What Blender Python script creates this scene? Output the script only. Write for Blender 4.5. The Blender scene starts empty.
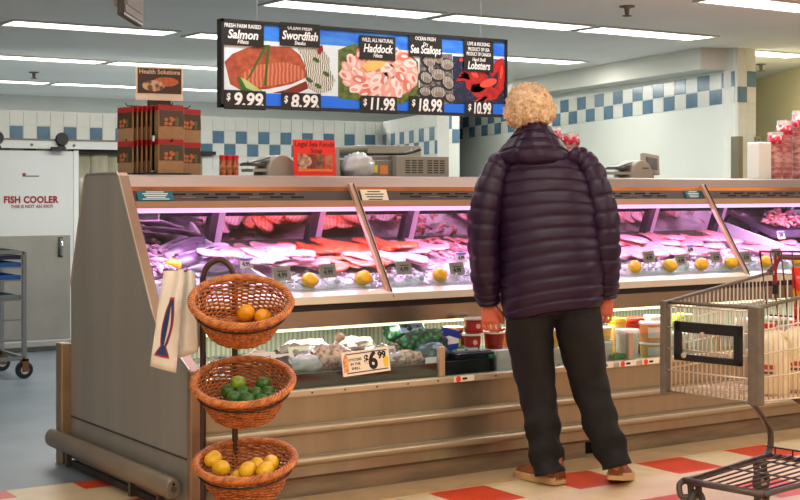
import bpy, bmesh, math, random
from mathutils import Vector, Matrix, Quaternion, noise
rnd = random.Random(11)
V = Vector
pi = math.pi
SC = bpy.context.scene
COL = SC.collection

# ------------------------------------------------------------------ camera
F, EYE, TH, VH = 1400.0, 1.33, math.radians(33.5), 190.0
c_, s_ = math.cos(TH), math.sin(TH)
cam = bpy.data.cameras.new('camera')
cam.sensor_width = 36.0
cam.lens = 36.0 * F / 800.0
cam.shift_y = -(250 - VH) / 800.0
cam.clip_end = 100
co = bpy.data.objects.new('camera', cam)
COL.objects.link(co)
co.location = (0, 0, EYE)
co.rotation_euler = (pi / 2, 0, -TH)
SC.camera = co
SC.view_settings.view_transform = 'Standard'
SC.view_settings.look = 'None'
SC.view_settings.gamma = 1.0
SC.view_settings.use_curve_mapping = False
SC.view_settings.exposure = 0.0
SC.cycles.max_bounces = 8
SC.cycles.transparent_max_bounces = 12
SC.cycles.sample_clamp_indirect = 6.0
SC.cycles.caustics_reflective = False
SC.cycles.caustics_refractive = False


def ray(u, v):
    a = (u - 400) / F
    return V((a * c_ + s_, -a * s_ + c_, (VH - v) / F))


def Yp(u, v, y):          # where a sight line meets the upright plane y
    r = ray(u, v)
    return V((0, 0, EYE)) + r * (y / r.y)


def Zp(u, v, z):          # ... the level plane z
    r = ray(u, v)
    return V((0, 0, EYE)) + r * ((z - EYE) / r.z)


def Dp(u, v, d):          # ... the depth d
    return V((0, 0, EYE)) + ray(u, v) * d


def RD(r, d, z):          # right / forward / up of the visitor's standpoint
    return V((r * c_ + d * s_, -r * s_ + d * c_, z))


# ------------------------------------------------------------------ materials
def lin(c):
    o = []
    for x in c[:3]:
        x /= 255.0
        o.append(x / 12.92 if x <= .04045 else ((x + .055) / 1.055) ** 2.4)
    return (*o, 1)


MC = {}


def mat(name, rgb, rough=.5, metal=0.0, var=0.0, scale=20.0, stretch=None, bump=0.0, rgb2=None,
        emit=0.0, ecol=None, trans=0.0, coat=0.0, sheen=0.0, lo=.35, hi=.65, kind='noise', sub=0.0, detail=4, alpha=1.0):
    if name in MC:
        return MC[name]
    m = bpy.data.materials.new(name)
    m.use_nodes = True
    nt = m.node_tree
    b = nt.nodes['Principled BSDF']
    col = lin(rgb)
    b.inputs['Base Color'].default_value = col
    b.inputs['Roughness'].default_value = rough
    b.inputs['Metallic'].default_value = metal
    b.inputs['Transmission Weight'].default_value = trans
    b.inputs['Coat Weight'].default_value = coat
    b.inputs['Sheen Weight'].default_value = sheen
    b.inputs['Alpha'].default_value = alpha
    if sub:
        b.inputs['Subsurface Weight'].default_value = sub
        b.inputs['Subsurface Radius'].default_value = (.01, .005, .004)
    if emit:
        b.inputs['Emission Color'].default_value = lin(ecol or rgb)
        b.inputs['Emission Strength'].default_value = emit
    if var or bump or rgb2:
        tc = nt.nodes.new('ShaderNodeTexCoord')
        mp = nt.nodes.new('ShaderNodeMapping')
        nt.links.new(tc.outputs['Object'], mp.inputs[0])
        if stretch:
            mp.inputs['Scale'].default_value = stretch
        if kind == 'voronoi':
            tx = nt.nodes.new('ShaderNodeTexVoronoi')
            tx.inputs['Scale'].default_value = scale
            out = tx.outputs['Distance']
        elif kind == 'wave':
            tx = nt.nodes.new('ShaderNodeTexWave')
            tx.inputs['Scale'].default_value = scale
            tx.inputs['Distortion'].default_value = 3.0
            tx.inputs['Detail'].default_value = 2
            out = tx.outputs['Fac']
        else:
            tx = nt.nodes.new('ShaderNodeTexNoise')
            tx.inputs['Scale'].default_value = scale
            tx.inputs['Detail'].default_value = detail
            out = tx.outputs['Fac']
        nt.links.new(mp.outputs[0], tx.inputs['Vector'])
        if var or rgb2:
            cr = nt.nodes.new('ShaderNodeValToRGB')
            cr.color_ramp.elements[0].position = lo
            cr.color_ramp.elements[1].position = hi
            c2 = lin(rgb2) if rgb2 else (*[x * (1 - var) for x in col[:3]], 1)
            cr.color_ramp.elements[0].color = c2
            cr.color_ramp.elements[1].color = col
            nt.links.new(out, cr.inputs[0])
            nt.links.new(cr.outputs[0], b.inputs['Base Color'])
        if bump:
            bp = nt.nodes.new('ShaderNodeBump')
            bp.inputs['Strength'].default_value = bump
            bp.inputs['Distance'].default_value = .01
            nt.links.new(out, bp.inputs['Height'])
            nt.links.new(bp.outputs[0], b.inputs['Normal'])
    MC[name] = m
    return m


def glass(name, tint=(235, 245, 245), refl=.06, rough=.02):
    if name in MC:
        return MC[name]
    m = bpy.data.materials.new(name)
    m.use_nodes = True
    nt = m.node_tree
    nt.nodes.remove(nt.nodes['Principled BSDF'])
    t = nt.nodes.new('ShaderNodeBsdfTransparent')
    t.inputs[0].default_value = lin(tint)
    g = nt.nodes.new('ShaderNodeBsdfGlossy')
    g.inputs['Roughness'].default_value = rough
    mx = nt.nodes.new('ShaderNodeMixShader')
    mx.inputs[0].default_value = refl
    nt.links.new(t.outputs[0], mx.inputs[1])
    nt.links.new(g.outputs[0], mx.inputs[2])
    nt.links.new(mx.outputs[0], nt.nodes['Material Output'].inputs[0])
    MC[name] = m
    return m


def checker(name, a, b, size, origin, rough=.35):
    m = bpy.data.materials.new(name)
    m.use_nodes = True
    nt = m.node_tree
    p = nt.nodes['Principled BSDF']
    p.inputs['Roughness'].default_value = rough
    tc = nt.nodes.new('ShaderNodeTexCoord')
    mp = nt.nodes.new('ShaderNodeMapping')
    mp.inputs['Location'].default_value = (-origin[0] / size, -origin[1] / size, .5)
    mp.inputs['Scale'].default_value = (1 / size, 1 / size, 0)
    sx = nt.nodes.new('ShaderNodeSeparateXYZ')
    nt.links.new(mp.outputs[0], sx.inputs[0])
    par = []
    for ax in (0, 1):
        md = nt.nodes.new('ShaderNodeMath')
        md.operation = 'FLOORED_MODULO'
        md.inputs[1].default_value = 2.0
        lt = nt.nodes.new('ShaderNodeMath')
        lt.operation = 'LESS_THAN'
        lt.inputs[1].default_value = 1.0
        nt.links.new(sx.outputs[ax], md.inputs[0])
        nt.links.new(md.outputs[0], lt.inputs[0])
        par.append(lt)
    an = nt.nodes.new('ShaderNodeMath')
    an.operation = 'MULTIPLY'
    nt.links.new(par[0].outputs[0], an.inputs[0])
    nt.links.new(par[1].outputs[0], an.inputs[1])
    ck = nt.nodes.new('ShaderNodeMixRGB')
    nt.links.new(an.outputs[0], ck.inputs[0])
    ns = nt.nodes.new('ShaderNodeTexNoise')
    ns.inputs['Scale'].default_value = 6
    ns.inputs['Detail'].default_value = 6
    cr = nt.nodes.new('ShaderNodeValToRGB')
    cr.color_ramp.elements[0].position = .3
    cr.color_ramp.elements[1].position = .7
    cr.color_ramp.elements[0].color = (.82, .8, .78, 1)
    cr.color_ramp.elements[1].color = (1, 1, 1, 1)
    ck.inputs[1].default_value = lin(b)
    ck.inputs[2].default_value = lin(a)
    mu = nt.nodes.new('ShaderNodeMixRGB')
    mu.blend_type = 'MULTIPLY'
    mu.inputs[0].default_value = 1
    nt.links.new(tc.outputs['Object'], mp.inputs[0])
    nt.links.new(tc.outputs['Object'], ns.inputs['Vector'])
    nt.links.new(ns.outputs['Fac'], cr.inputs[0])
    nt.links.new(ck.outputs[0], mu.inputs[1])
    nt.links.new(cr.outputs[0], mu.inputs[2])
    nt.links.new(mu.outputs[0], p.inputs['Base Color'])
    return m


# ------------------------------------------------------------------ mesh builder
def catmull(pts, n):
    pts = [tuple(p) for p in pts]
    k = len(pts[0])
    if len(pts) == 2:
        return [tuple(pts[0][j] + (pts[1][j] - pts[0][j]) * i / n for j in range(k)) for i in range(n + 1)]
    P = [tuple(2 * pts[0][j] - pts[1][j] for j in range(k))] + pts + [tuple(2 * pts[-1][j] - pts[-2][j] for j in range(k))]
    out = []
    for i in range(1, len(P) - 2):
        for q in range(n):
            t = q / n
            o = []
            for j in range(k):
                a, b, c, d = P[i - 1][j], P[i][j], P[i + 1][j], P[i + 2][j]
                o.append(.5 * (2 * b + (c - a) * t + (2 * a - 5 * b + 4 * c - d) * t * t + (3 * b - a - 3 * c + d) * t ** 3))
            out.append(tuple(o))
    out.append(pts[-1])
    return out


class MB:
    def __init__(s):
        s.v, s.f, s.mi, s.mats = [], [], [], []

    def m(s, mt):
        if mt not in s.mats:
            s.mats.append(mt)
        return s.mats.index(mt)

    def add(s, vs, fs, mt):
        o = len(s.v)
        k = s.m(mt)
        s.v += [tuple(p) for p in vs]
        for f in fs:
            s.f.append([i + o for i in f])
            s.mi.append(k)

    def box(s, c, d, mt, rot=None):
        h = [x / 2 for x in d]
        vs = [V((sx * h[0], sy * h[1], sz * h[2])) for sz in (-1, 1) for sx, sy in ((-1, -1), (1, -1), (1, 1), (-1, 1))]
        if rot is not None:
            vs = [rot @ p for p in vs]
        s.add([p + V(c) for p in vs], [(3, 2, 1, 0), (4, 5, 6, 7), (0, 1, 5, 4), (1, 2, 6, 5), (2, 3, 7, 6), (3, 0, 4, 7)], mt)

    def b2(s, a, b, mt):
        s.box([(a[i] + b[i]) / 2 for i in range(3)], [abs(b[i] - a[i]) for i in range(3)], mt)

    def bar(s, p0, p1, w, h, mt, up=(0, 0, 1)):
        p0, p1 = V(p0), V(p1)
        d = p1 - p0
        y = d.normalized()
        x = y.cross(V(up)).normalized()
        z = x.cross(y)
        s.box((p0 + p1) / 2, (w, d.length, h), mt, Matrix((x, y, z)).transposed())

    def prism(s, poly, ax, a, b, mt, mt_side=None):
        n = len(poly)

        def P(q, t):
            return {'x': (t, q[0], q[1]), 'y': (q[0], t, q[1]), 'z': (q[0], q[1], t)}[ax]
        vs = [P(q, a) for q in poly] + [P(q, b) for q in poly]
        s.add(vs, [tuple(range(n))[::-1], tuple(range(n, 2 * n))], mt)
        o = len(s.v) - 2 * n
        k = s.m(mt_side or mt)
        for i in range(n):
            j = (i + 1) % n
            s.f.append([o + i, o + j, o + n + j, o + n + i])
            s.mi.append(k)

    def poly(s, pts, mt):
        s.add(pts, [tuple(range(len(pts)))], mt)

    def rings(s, R, mt, cap=True, closed=False):
        n = len(R[0])
        o = [p for r in R for p in r]
        fs = []
        N = len(R)
        for i in range(N if closed else N - 1):
            i2 = (i + 1) % N
            for j in range(n):
                k = (j + 1) % n
                fs.append((i * n + j, i * n + k, i2 * n + k, i2 * n + j))
        if cap and not closed:
            fs.append(tuple(range(n))[::-1])
            fs.append(tuple((N - 1) * n + j for j in range(n)))
        s.add(o, fs, mt)

    def tube(s, pts, r, mt, n=8, closed=False, cap=True, flat=1.0, up=None):
        pts = [V(p) for p in pts]
        N = len(pts)
        T = []
        for i in range(N):
            if closed:
                t = pts[(i + 1) % N] - pts[i - 1]
            else:
                t = pts[min(i + 1, N - 1)] - pts[max(i - 1, 0)]
            T.append(t.normalized() if t.length > 1e-9 else V((0, 0, 1)))
        nrm = V(up) if up else (V((0, 0, 1)) if abs(T[0].z) < .9 else V((1, 0, 0)))
        R = []
        for i in range(N):
            nrm = (V(up) if up else nrm)
            nrm = nrm - T[i] * nrm.dot(T[i])
            if nrm.length < 1e-6:
                nrm = T[i].orthogonal()
            nrm.normalize()
            bn = T[i].cross(nrm)
            rr = r[i] if isinstance(r, (list, tuple)) else r
            ra, rb = rr if isinstance(rr, (list, tuple)) else (rr, rr * flat)
            R.append([pts[i] + bn * (ra * math.cos(2 * pi * j / n)) + nrm * (rb * math.sin(2 * pi * j / n)) for j in range(n)])
        s.rings(R, mt, cap, closed)

    def cyl(s, p0, p1, r, mt, n=16, r2=None):
        s.tube([p0, p1], [r, r if r2 is None else r2], mt, n)

    def lathe(s, prof, mt, n=24, c=(0, 0, 0), rot=None, cap=True):
        R = []
        for r, z in prof:
            ring = [V((r * math.cos(2 * pi * j / n), r * math.sin(2 * pi * j / n), z)) for j in range(n)]
            if rot is not None:
                ring = [rot @ p for p in ring]
            R.append([p + V(c) for p in ring])
        s.rings(R, mt, cap)

    def ell(s, c, r, mt, n=16, k=10, rot=None, fn=None):
        R = []
        for i in range(1, k):
            a = pi * i / k
            ring = []
            for j in range(n):
                p = V((math.sin(a) * math.cos(2 * pi * j / n), math.sin(a) * math.sin(2 * pi * j / n), -math.cos(a)))
                q = V((p.x * r[0], p.y * r[1], p.z * r[2]))
                if fn:
                    q = fn(p, q)
                if rot is not None:
                    q = rot @ q
                ring.append(q + V(c))
            R.append(ring)
        s.rings(R, mt, True)

    def build(s, name, parent=None, smooth=False, bevel=0.0, seg=2, off=None, sub=0, world=False, recalc=True):
        me = bpy.data.meshes.new(name)
        vs = s.v
        if world and parent is not None:
            o = parent.location
            iq = Matrix.Rotation(-parent.rotation_euler.z, 3, 'Z')
            vs = [iq @ (V(p) - o) for p in vs]
        elif off is not None:
            vs = [V(p) - V(off) for p in vs]
        me.from_pydata([tuple(p) for p in vs], [], s.f)
        for mt in s.mats:
            me.materials.append(mt)
        me.polygons.foreach_set('material_index', s.mi)
        if recalc:
            bm = bmesh.new()
            bm.from_mesh(me)
            bmesh.ops.recalc_face_normals(bm, faces=bm.faces)
            bm.to_mesh(me)
            bm.free()
        if smooth:
            me.polygons.foreach_set('use_smooth', [True] * len(me.polygons))
        me.update()
        ob = bpy.data.objects.new(name, me)
        COL.objects.link(ob)
        if parent is not None:
            ob.parent = parent
        if off is not None and parent is None:
            ob.location = off
        if bevel:
            md = ob.modifiers.new('bevel', 'BEVEL')
            md.width = bevel
            md.segments = seg
            md.limit_method = 'ANGLE'
            md.angle_limit = .6
        if sub:
            md = ob.modifiers.new('subdivision', 'SUBSURF')
            md.levels = md.render_levels = sub
        if smooth == 'auto':
            md = None
            me.set_sharp_from_angle(angle=.7)
        return ob


def thing(name, label, cat, loc=(0, 0, 0), rz=0.0, group=None):
    o = bpy.data.objects.new(name, None)
    o.empty_display_size = .05
    COL.objects.link(o)
    o.location = loc
    o.rotation_euler = (0, 0, rz)
    return tag(o, label, cat, group)


def tag(o, label=None, cat=None, group=None, kind=None):
    if label:
        o['label'] = label
    if cat:
        o['category'] = cat
    if group:
        o['group'] = group
    if kind:
        o['kind'] = kind
    return o


def dup(o, parent=None, label=None, group=None, loc=None, rz=None, rot=None):
    kids = [k for k in bpy.data.objects if k.parent == o]
    n = o.copy()
    COL.objects.link(n)
    if parent is not None:
        n.parent = parent
    if loc is not None:
        n.location = loc
    if rz is not None:
        n.rotation_euler = (0, 0, rz)
    if rot is not None:
        n.rotation_euler = rot
    if label:
        n['label'] = label
    if group:
        n['group'] = group
    for k in kids:
        dup(k, n)
    return n


def text(body, size, mt, parent=None, loc=(0, 0, 0), rot=(pi / 2, 0, 0), align='CENTER', shear=0.0, bold=0.0, name='lettering',
         sx=1.0, depth=.0006, space=1.0):
    cu = bpy.data.curves.new(name, 'FONT')
    cu.body = body
    cu.size = size
    cu.shear = shear
    cu.offset = bold
    cu.extrude = depth
    cu.align_x = align
    cu.align_y = 'CENTER'
    cu.space_character = space
    cu.resolution_u = 3
    o = bpy.data.objects.new(name, cu)
    COL.objects.link(o)
    dg = bpy.context.evaluated_depsgraph_get()
    dg.update()
    me = bpy.data.meshes.new_from_object(o.evaluated_get(dg))
    bpy.data.objects.remove(o)
    bpy.data.curves.remove(cu)
    me.name = name
    me.materials.clear()
    me.materials.append(mt)
    for v in me.vertices:
        v.co.x *= sx
    o = bpy.data.objects.new(name, me)
    COL.objects.link(o)
    if parent is not None:
        o.parent = parent
    o.location = loc
    o.rotation_euler = rot
    return o


def struct(o, label=None):
    o['kind'] = 'structure'
    if label:
        o['label'] = label
    return o


# ------------------------------------------------------------------ shared materials
STEEL = mat('brushed_steel', (168, 160, 150), .34, .85, var=.18, scale=3, stretch=(1, 1, 9))
STEELW = mat('satin_steel_panel', (178, 168, 155), .38, .8, var=.12, scale=2.5, stretch=(.6, 1, 12))
STEELD = mat('dull_steel', (120, 114, 106), .42, .75, var=.2, scale=8)
CHROME = mat('chrome', (215, 215, 215), .12, 1.0)
BLACK = mat('black_plastic', (22, 22, 23), .4)
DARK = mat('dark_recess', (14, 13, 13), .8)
WHITE = mat('white_plastic', (235, 234, 230), .4)
OFFW = mat('offwhite_card', (236, 226, 206), .6)
RED = mat('signal_red', (205, 25, 25), .45)
BROWN = mat('bronze_trim', (150, 112, 84), .4, .35, var=.15, scale=4)
LAMPT = mat('lamp_tube_white', (255, 250, 240), .5, emit=6.0)
TXTB = mat('black_print', (20, 18, 18), .6)
TXTW = mat('white_print', (245, 245, 245), .6)

# ------------------------------------------------------------------ the shop: floor, walls, ceiling
CEIL = 2.5
mb = MB()
mb.poly([(-8, -7, 0), (14, -7, 0), (14, 6.13, 0), (-8, 6.13, 0)], checker('checker_floor_tiles', (214, 66, 32), (226, 205, 166), .305, (4.71, 4.745)))
struct(mb.build('floor'), 'cream tile floor with a grid of single red tiles in front of the counter')
mb = MB()
mb.poly([(-8, 6.13, 0), (14, 6.13, 0), (14, 18, 0), (-8, 18, 0)], mat('blue_resin_floor', (128, 142, 154), .35, var=.25, scale=2.2, detail=8))
struct(mb.build('floor_kitchen'), 'blue grey resin floor behind the counter')
mb = MB()
mb.b2((2.47, 5.05, -.01), (8.6, 5.30, .004), mat('tan_border_floor', (205, 176, 134), .4, var=.2, scale=5))
struct(mb.build('trim_1'), 'tan floor strip along the foot of the counter')

CEILM = mat('grey_ceiling_board', (236, 235, 230), .8, var=.06, scale=1.3)
mb = MB()
mb.b2((-8, -7, CEIL), (16, 19, CEIL + .05), CEILM)
struct(mb.build('ceiling'), 'flat grey ceiling')

WT = mat('white_wall_tile', (222, 224, 216), .16, var=.05, scale=9)
BT = mat('blue_wall_tile', (92, 126, 150), .14, var=.15, scale=9)
GROUT = mat('grout', (188, 188, 180), .7)
WALLP = mat('smooth_white_wall_panel', (226, 230, 222), .3, var=.04, scale=2)


def tile_wall(name, A, B, z0, zA, zB, w, h, rows, label, start=0, top=None, under=None):
    """wall from A to B (xy) with `rows` rows of tiles whose upper edge runs zA..zB; rows: strings like 'bw'"""
    mb = MB()
    A, B = V((*A, 0)), V((*B, 0))
    d = B - A
    L = d.length
    d.normalize()
    n = V((d.y, -d.x, 0))
    n = n if n.dot(A) < 0 else -n           # towards the shop
    tk = n * -.1
    zt = top if top else None
    p = [A + V((0, 0, z0)), B + V((0, 0, z0)), B + V((0, 0, zt or zB)), A + V((0, 0, zt or zA))]
    mb.add([*p, *[q + tk for q in p]], [(0, 1, 2, 3), (7, 6, 5, 4), (0, 4, 5, 1), (3, 2, 6, 7), (0, 3, 7, 4), (1, 5, 6, 2)], under or WALLP)
    k = int(L / w) + 1
    z_at = lambda t: zA + (zB - zA) * t / L
    for r, pat in enumerate(rows):
        for i in range(k):
            a, b = i * w + .003, min((i + 1) * w - .003, L)
            if b - a < .01:
                continue
            ch = pat[(i + start) % len(pat)]
            q = []
            for (t, e) in ((a, -(r + 1) * h + .003), (b, -(r + 1) * h + .003), (b, -r * h - .003), (a, -r * h - .003)):
                q.append(A + d * t + n * .006 + V((0, 0, z_at(t) + e)))
            mb.add(q + [x - n * .006 for x in q], [(0, 1, 2, 3), (0, 4, 5, 1), (1, 5, 6, 2), (2, 6, 7, 3), (3, 7, 4, 0)], BT if ch == 'b' else WT)
    return struct(mb.build(name), label)


# low back wall with the sliding cooler door
tile_wall('wall_back', (1.6, 11.33), (7.30, 11.33), 0, 1.975, 1.975, .1145, .115, ['ww', 'bw', 'wb', 'ww'], 'white tiled back wall with a blue and white checker band', top=1.985, under=WT)
tile_wall('wall_return', (7.30, 11.33), (6.66, 9.5), 0, 1.975, 1.975, .17, .115, ['ww', 'bw', 'wb', 'ww'], 'short tiled return wall with a blue and white band', top=1.985, under=WT)
mb = MB()
mb.b2((-4, 17, 0), (16, 17.1, CEIL), mat('far_grey_wall', (205, 206, 200), .7))
struct(mb.build('wall_far'), 'plain pale wall beyond the cooler partition')
# angled tiled wall on the right with its bulkhead
A, B = (8.64, 8.07), (9.98, 13.78)
tile_wall('wall_right', A, B, 0, 2.31, 2.205, .185, .131, ['bw', 'wb'], 'white wall with a two row blue and white tile band under the bulkhead', top=2.5, start=0)
mb = MB()          # tiled end of that wall
pass
mb.b2((8.645, 8.05, 0), (8.86, 8.20, CEIL), WT)
for r in range(19):
    z = 2.31 - r * .131 + (.131 if r == 0 else 0)
    for k in range(2):
        m_ = BT if (r in (0, 1) and (r + k) % 2 == 1) else WT
        zz = 2.31 - r * .131
        mb.b2((8.648 + k * .106, 8.042, max(zz - .128, 0)), (8.752 + k * .106, 8.05, zz), m_)
struct(mb.build('wall_pillar'), 'white tiled wall end with two blue tiles')
mb = MB()
for x in (8.635, 8.842):
    mb.b2((x, 8.025, 0), (x + .05, 8.11, 1.77), mat('olive_steel_guard', (122, 116, 98), .4, .6))
struct(mb.build('trim_2'), 'steel corner guards on the tiled wall end')
mb = MB()
dv = V((9.98 - 8.64, 13.78 - 8.07, 0)).normalized()
nv = V((-dv.y, dv.x, 0))
p0 = V((8.64, 8.07, 0)) + dv * .09
p1 = V((9.98, 13.78, 0)) + dv * .6
bk = [p0, p1, p1 + nv * .27, p0 + nv * .27]
mb.add([q + V((0, 0, 2.322)) for q in bk] + [q + V((0, 0, CEIL)) for q in bk], [(3, 2, 1, 0), (4, 5, 6, 7), (0, 1, 5, 4), (1, 2, 6, 5), (2, 3, 7, 6), (3, 0, 4, 7)], mat('bulkhead_paint', (214, 213, 204), .6))
struct(mb.build('trim_3'), 'pale bulkhead running along the top of the tiled wall')
# white nib left of the angled wall
mb = MB()
pc = RD((437 - 400) / F * 12.6, 12.6, 0)
pd = RD((459.5 - 400) / F * 12.6, 12.6, 0)
dd = (pd - pc).normalized()
nn = V((dd.y, -dd.x, 0))
mb.bar(pc + V((0, 0, 1.0)) - nn * .2, pd + V((0, 0, 1.0)) - nn * .2, .4, 2.0 + .09, WALLP)
w2 = (pd - pc).length
zb = EYE + 61 * 12.6 / F
for r in range(2):
    for k in range(3):
        a = pc + dd * (w2 * k / 3 + .002) + nn * .004
        b = pc + dd * (w2 * (k + 1) / 3 - .002) + nn * .004
        z0 = zb - .125 * r
        mb.add([a + V((0, 0, z0)), b + V((0, 0, z0)), b + V((0, 0, z0 + .122)), a + V((0, 0, z0 + .122))], [(0, 1, 2, 3)], BT if (k + r) % 2 else WT)
struct(mb.build('wall_nib'), 'white wall end with blue tiles at the middle of the counter area')
# wall closing between the nib and the angled wall, further back
tile_wall('wall_middle', (pd.x, pd.y + .1), (9.98, 13.78), 0, 2.02, 2.20, .16, .125, ['wb', 'bw'], 'white tiled wall behind the person with a blue band', top=2.35)
# cream wall far right
mb = MB()
q0, q1 = RD(.2486 * 15.2, 15.2, 0), RD(.36 * 11.0, 11.0, 0)
mb.bar(q0 + V((0, 0, CEIL / 2)), q1 + V((0, 0, CEIL / 2)), .1, CEIL, mat('cream_wall_paint', (226, 212, 170), .7))
struct(mb.build('wall_cream'), 'cream painted wall at the far right')
# store behind the visitor, so that the steel has something to mirror
mb = MB()
mb.b2((-8, -7.1, 0), (16, -7, CEIL), mat('store_wall_paint', (182, 170, 140), .8))
struct(mb.build('wall_store'), 'tan wall of the store behind the visitor')


def ceil_light(x0, x1, y, label):
    t = thing('ceiling_light', label, 'ceiling light', ((x0 + x1) / 2, y, CEIL), group='long ceiling lights')
    hx = (x1 - x0) / 2
    f = MB()
    for a, b in (((-hx - .02, -.17, -.012), (hx + .02, -.145, 0)), ((-hx - .02, .145, -.012), (hx + .02, .17, 0)),
                 ((-hx - .02, -.145, -.012), (-hx, .145, 0)), ((hx, -.145, -.012), (hx + .02, .145, 0))):
        f.b2(a, b, mat('lamp_frame_white', (205, 204, 198), .5))
    f.build('frame', t)
    d = MB()
    d.b2((-hx, -.145, -.008), (hx, .145, -.001), mat('lit_diffuser', (250, 250, 244), .5, emit=5.0, ecol=(255, 252, 244)))
    d.build('diffuser', t)


LT = [(3.10, 4.31, 9.62, 'long ceiling light above the cooler door, whole tube lamp at upper left'),
      (4.50, 5.65, 9.62, 'ceiling light whose end shows beside the menu sign top left corner'),
      (3.50, 4.77, 12.14, 'ceiling light cut by the left picture edge, second row from the front'),
      (4.87, 6.07, 12.14, 'ceiling light left of the menu sign, in the middle of three rows'),
      (4.0, 5.21, 14.85, 'ceiling light in the farthest row, cut by the left picture edge'),
      (5.30, 6.3, 14.85, 'ceiling light in the farthest row just behind the packet rack card'),
      (6.75, 7.9, 14.85, 'ceiling light in the farthest row ending at the menu sign edge'),
      (4.14, 5.33, 7.68, 'ceiling light over the menu sign, left one of the front row'),
      (5.43, 6.62, 7.68, 'ceiling light over the menu sign right end, front row middle'),
      (6.72, 7.86, 7.68, 'ceiling light above the tiled bulkhead, right one of the front row'),
      (7.2, 8.42, 9.8, 'ceiling light showing just right of the menu sign'),
      (6.25, 7.45, 12.14, 'added ceiling light hidden behind the middle of the menu sign'),  # unseen, added to brighten the tiled wall on the right
      (7.6, 8.8, 12.1, 'added ceiling light hidden behind the right half of the menu sign'),  # also added out of sight for the dim right wall
      (8.2, 9.4, 14.75, 'added ceiling light in the farthest row, hidden by the middle of the menu sign'),  # extra unseen lamp, put in to lift the far end of that wall
      (6.3, 7.5, 6.05, 'ceiling light cut by the top picture edge at the right')]
for a, b, y, l in LT:
    ceil_light(a, b, y, l)
pc2 = RD(.265 * 12.0, 12.0, 0)
ceil_light(pc2.x - .35, pc2.x + .35, pc2.y, 'small ceiling light in front of the cream wall at right')

for p, l in ((Zp(34, 72, 2.5), 'sprinkler head on the ceiling at the far left'), (Zp(627, 6, 2.5), 'sprinkler head on the ceiling near the top picture edge'),
             (Zp(761, 64, 2.5), 'sprinkler head on the ceiling before the cream wall')):
    t = thing('sprinkler_head', l, 'sprinkler', p, group='ceiling sprinklers')
    b = MB()
    b.lathe([(.05, 0), (.05, -.008), (.02, -.014), (.014, -.05), (.01, -.055)], STEELD, 14)
    b.build('escutcheon', t, True)
    b = MB()
    b.lathe([(.012, -.055), (.032, -.062), (.032, -.066), (.004, -.07)], STEELD, 14)
    b.build('deflector', t, True)
# ------------------------------------------------------------------ the fish counter (refrigerated case)
X0, X1 = 2.42, 8.5
case = thing('seafood_display_case', 'long stainless steel seafood counter with slanted glass front and open lower bunker', 'display case', (X0, 5.2, 0))
cl = case.location


def cbuild(mb, name, **k):
    return mb.build(name, case, off=None, world=True, **k)


prof = [(5.20, .03), (5.20, .60), (5.455, .728), (5.53, .765), (5.575, .815), (5.61, .87), (5.945, 1.395), (5.965, 1.409), (6.335, 1.407), (6.365, 1.385), (6.55, .87), (6.55, .03)]
mb = MB()
mb.prism(prof, 'x', X0, X0 + .045, mat('end_panel_steel', (166, 164, 154), .42, .35, var=.12, scale=2.5, stretch=(1, 2.5, .25)), mat('edge_trim_tan', (168, 142, 120), .38, .5, var=.1, scale=4))
o = cbuild(mb, 'end_panel')
mb = MB()      # pale rim line of the panel outline and the seam low on the panel
pts = [(X0 - .002, y, z) for y, z in prof[1:11]]
mb.tube(pts, .0045, mat('bright_edge', (205, 196, 182), .3, .6), 6)
mb.bar((X0 - .002, 5.21, .234), (X0 - .002, 6.54, .234), .006, .006, mat('dark_seam', (62, 56, 50), .6))
cbuild(mb, 'panel_trim')
mb = MB()
mb.b2((X0 - .012, 5.165, .0), (X0 + .05, 5.205, .60), mat('tan_steel_post', (178, 150, 120), .36, .7, var=.12, scale=5))
cbuild(mb, 'corner_post', bevel=.006)
mb = MB()
mb.b2((X0 - .045, 6.56, 0), (X0 + .01, 6.64, .585), mat('tan_steel_post', ()))
cbuild(mb, 'corner_post', bevel=.006)
# end bumper rail with its stub legs
mb = MB()
ring = [(.037 * math.cos(a) * 1.0, .045 * math.sin(a)) for a in [2 * pi * i / 16 for i in range(16)]]
BUMP = mat('bumper_grey_tan', (150, 138, 122), .42, .35, var=.15, scale=6)
mb.rings([[(X0 - .055 + p[0], y, .118 + p[1] * k) if k == 1 else (X0 - .055 + p[0] * k, y, .118 + p[1] * k) for p in ring] for y, k in ((5.235, .8), (5.25, 1), (6.66, 1), (6.68, .8))], BUMP)
br = cbuild(mb, 'end_bumper', smooth='auto')
mb = MB()
mb.cyl((X0 - .055, 5.230, .118), (X0 - .055, 5.236, .118), .012, STEELD, 10)
mb.cyl((X0 - .055, 5.2335, .138), (X0 - .055, 5.2355, .138), .006, DARK, 8)
cbuild(mb, 'bumper_bolt')
for y in (5.42, 5.72, 6.5):
    mb = MB()
    mb.b2((X0 - .045, y - .012, 0), (X0 - .02, y + .012, .085), STEELD)
    cbuild(mb, 'bumper_foot')
mb = MB()
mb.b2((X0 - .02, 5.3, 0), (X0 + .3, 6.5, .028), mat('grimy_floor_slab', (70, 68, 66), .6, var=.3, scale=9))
mb.b2((X0 + .05, 5.35, .028), (X1, 6.5, .06), DARK)
cbuild(mb, 'base_slab')

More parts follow.
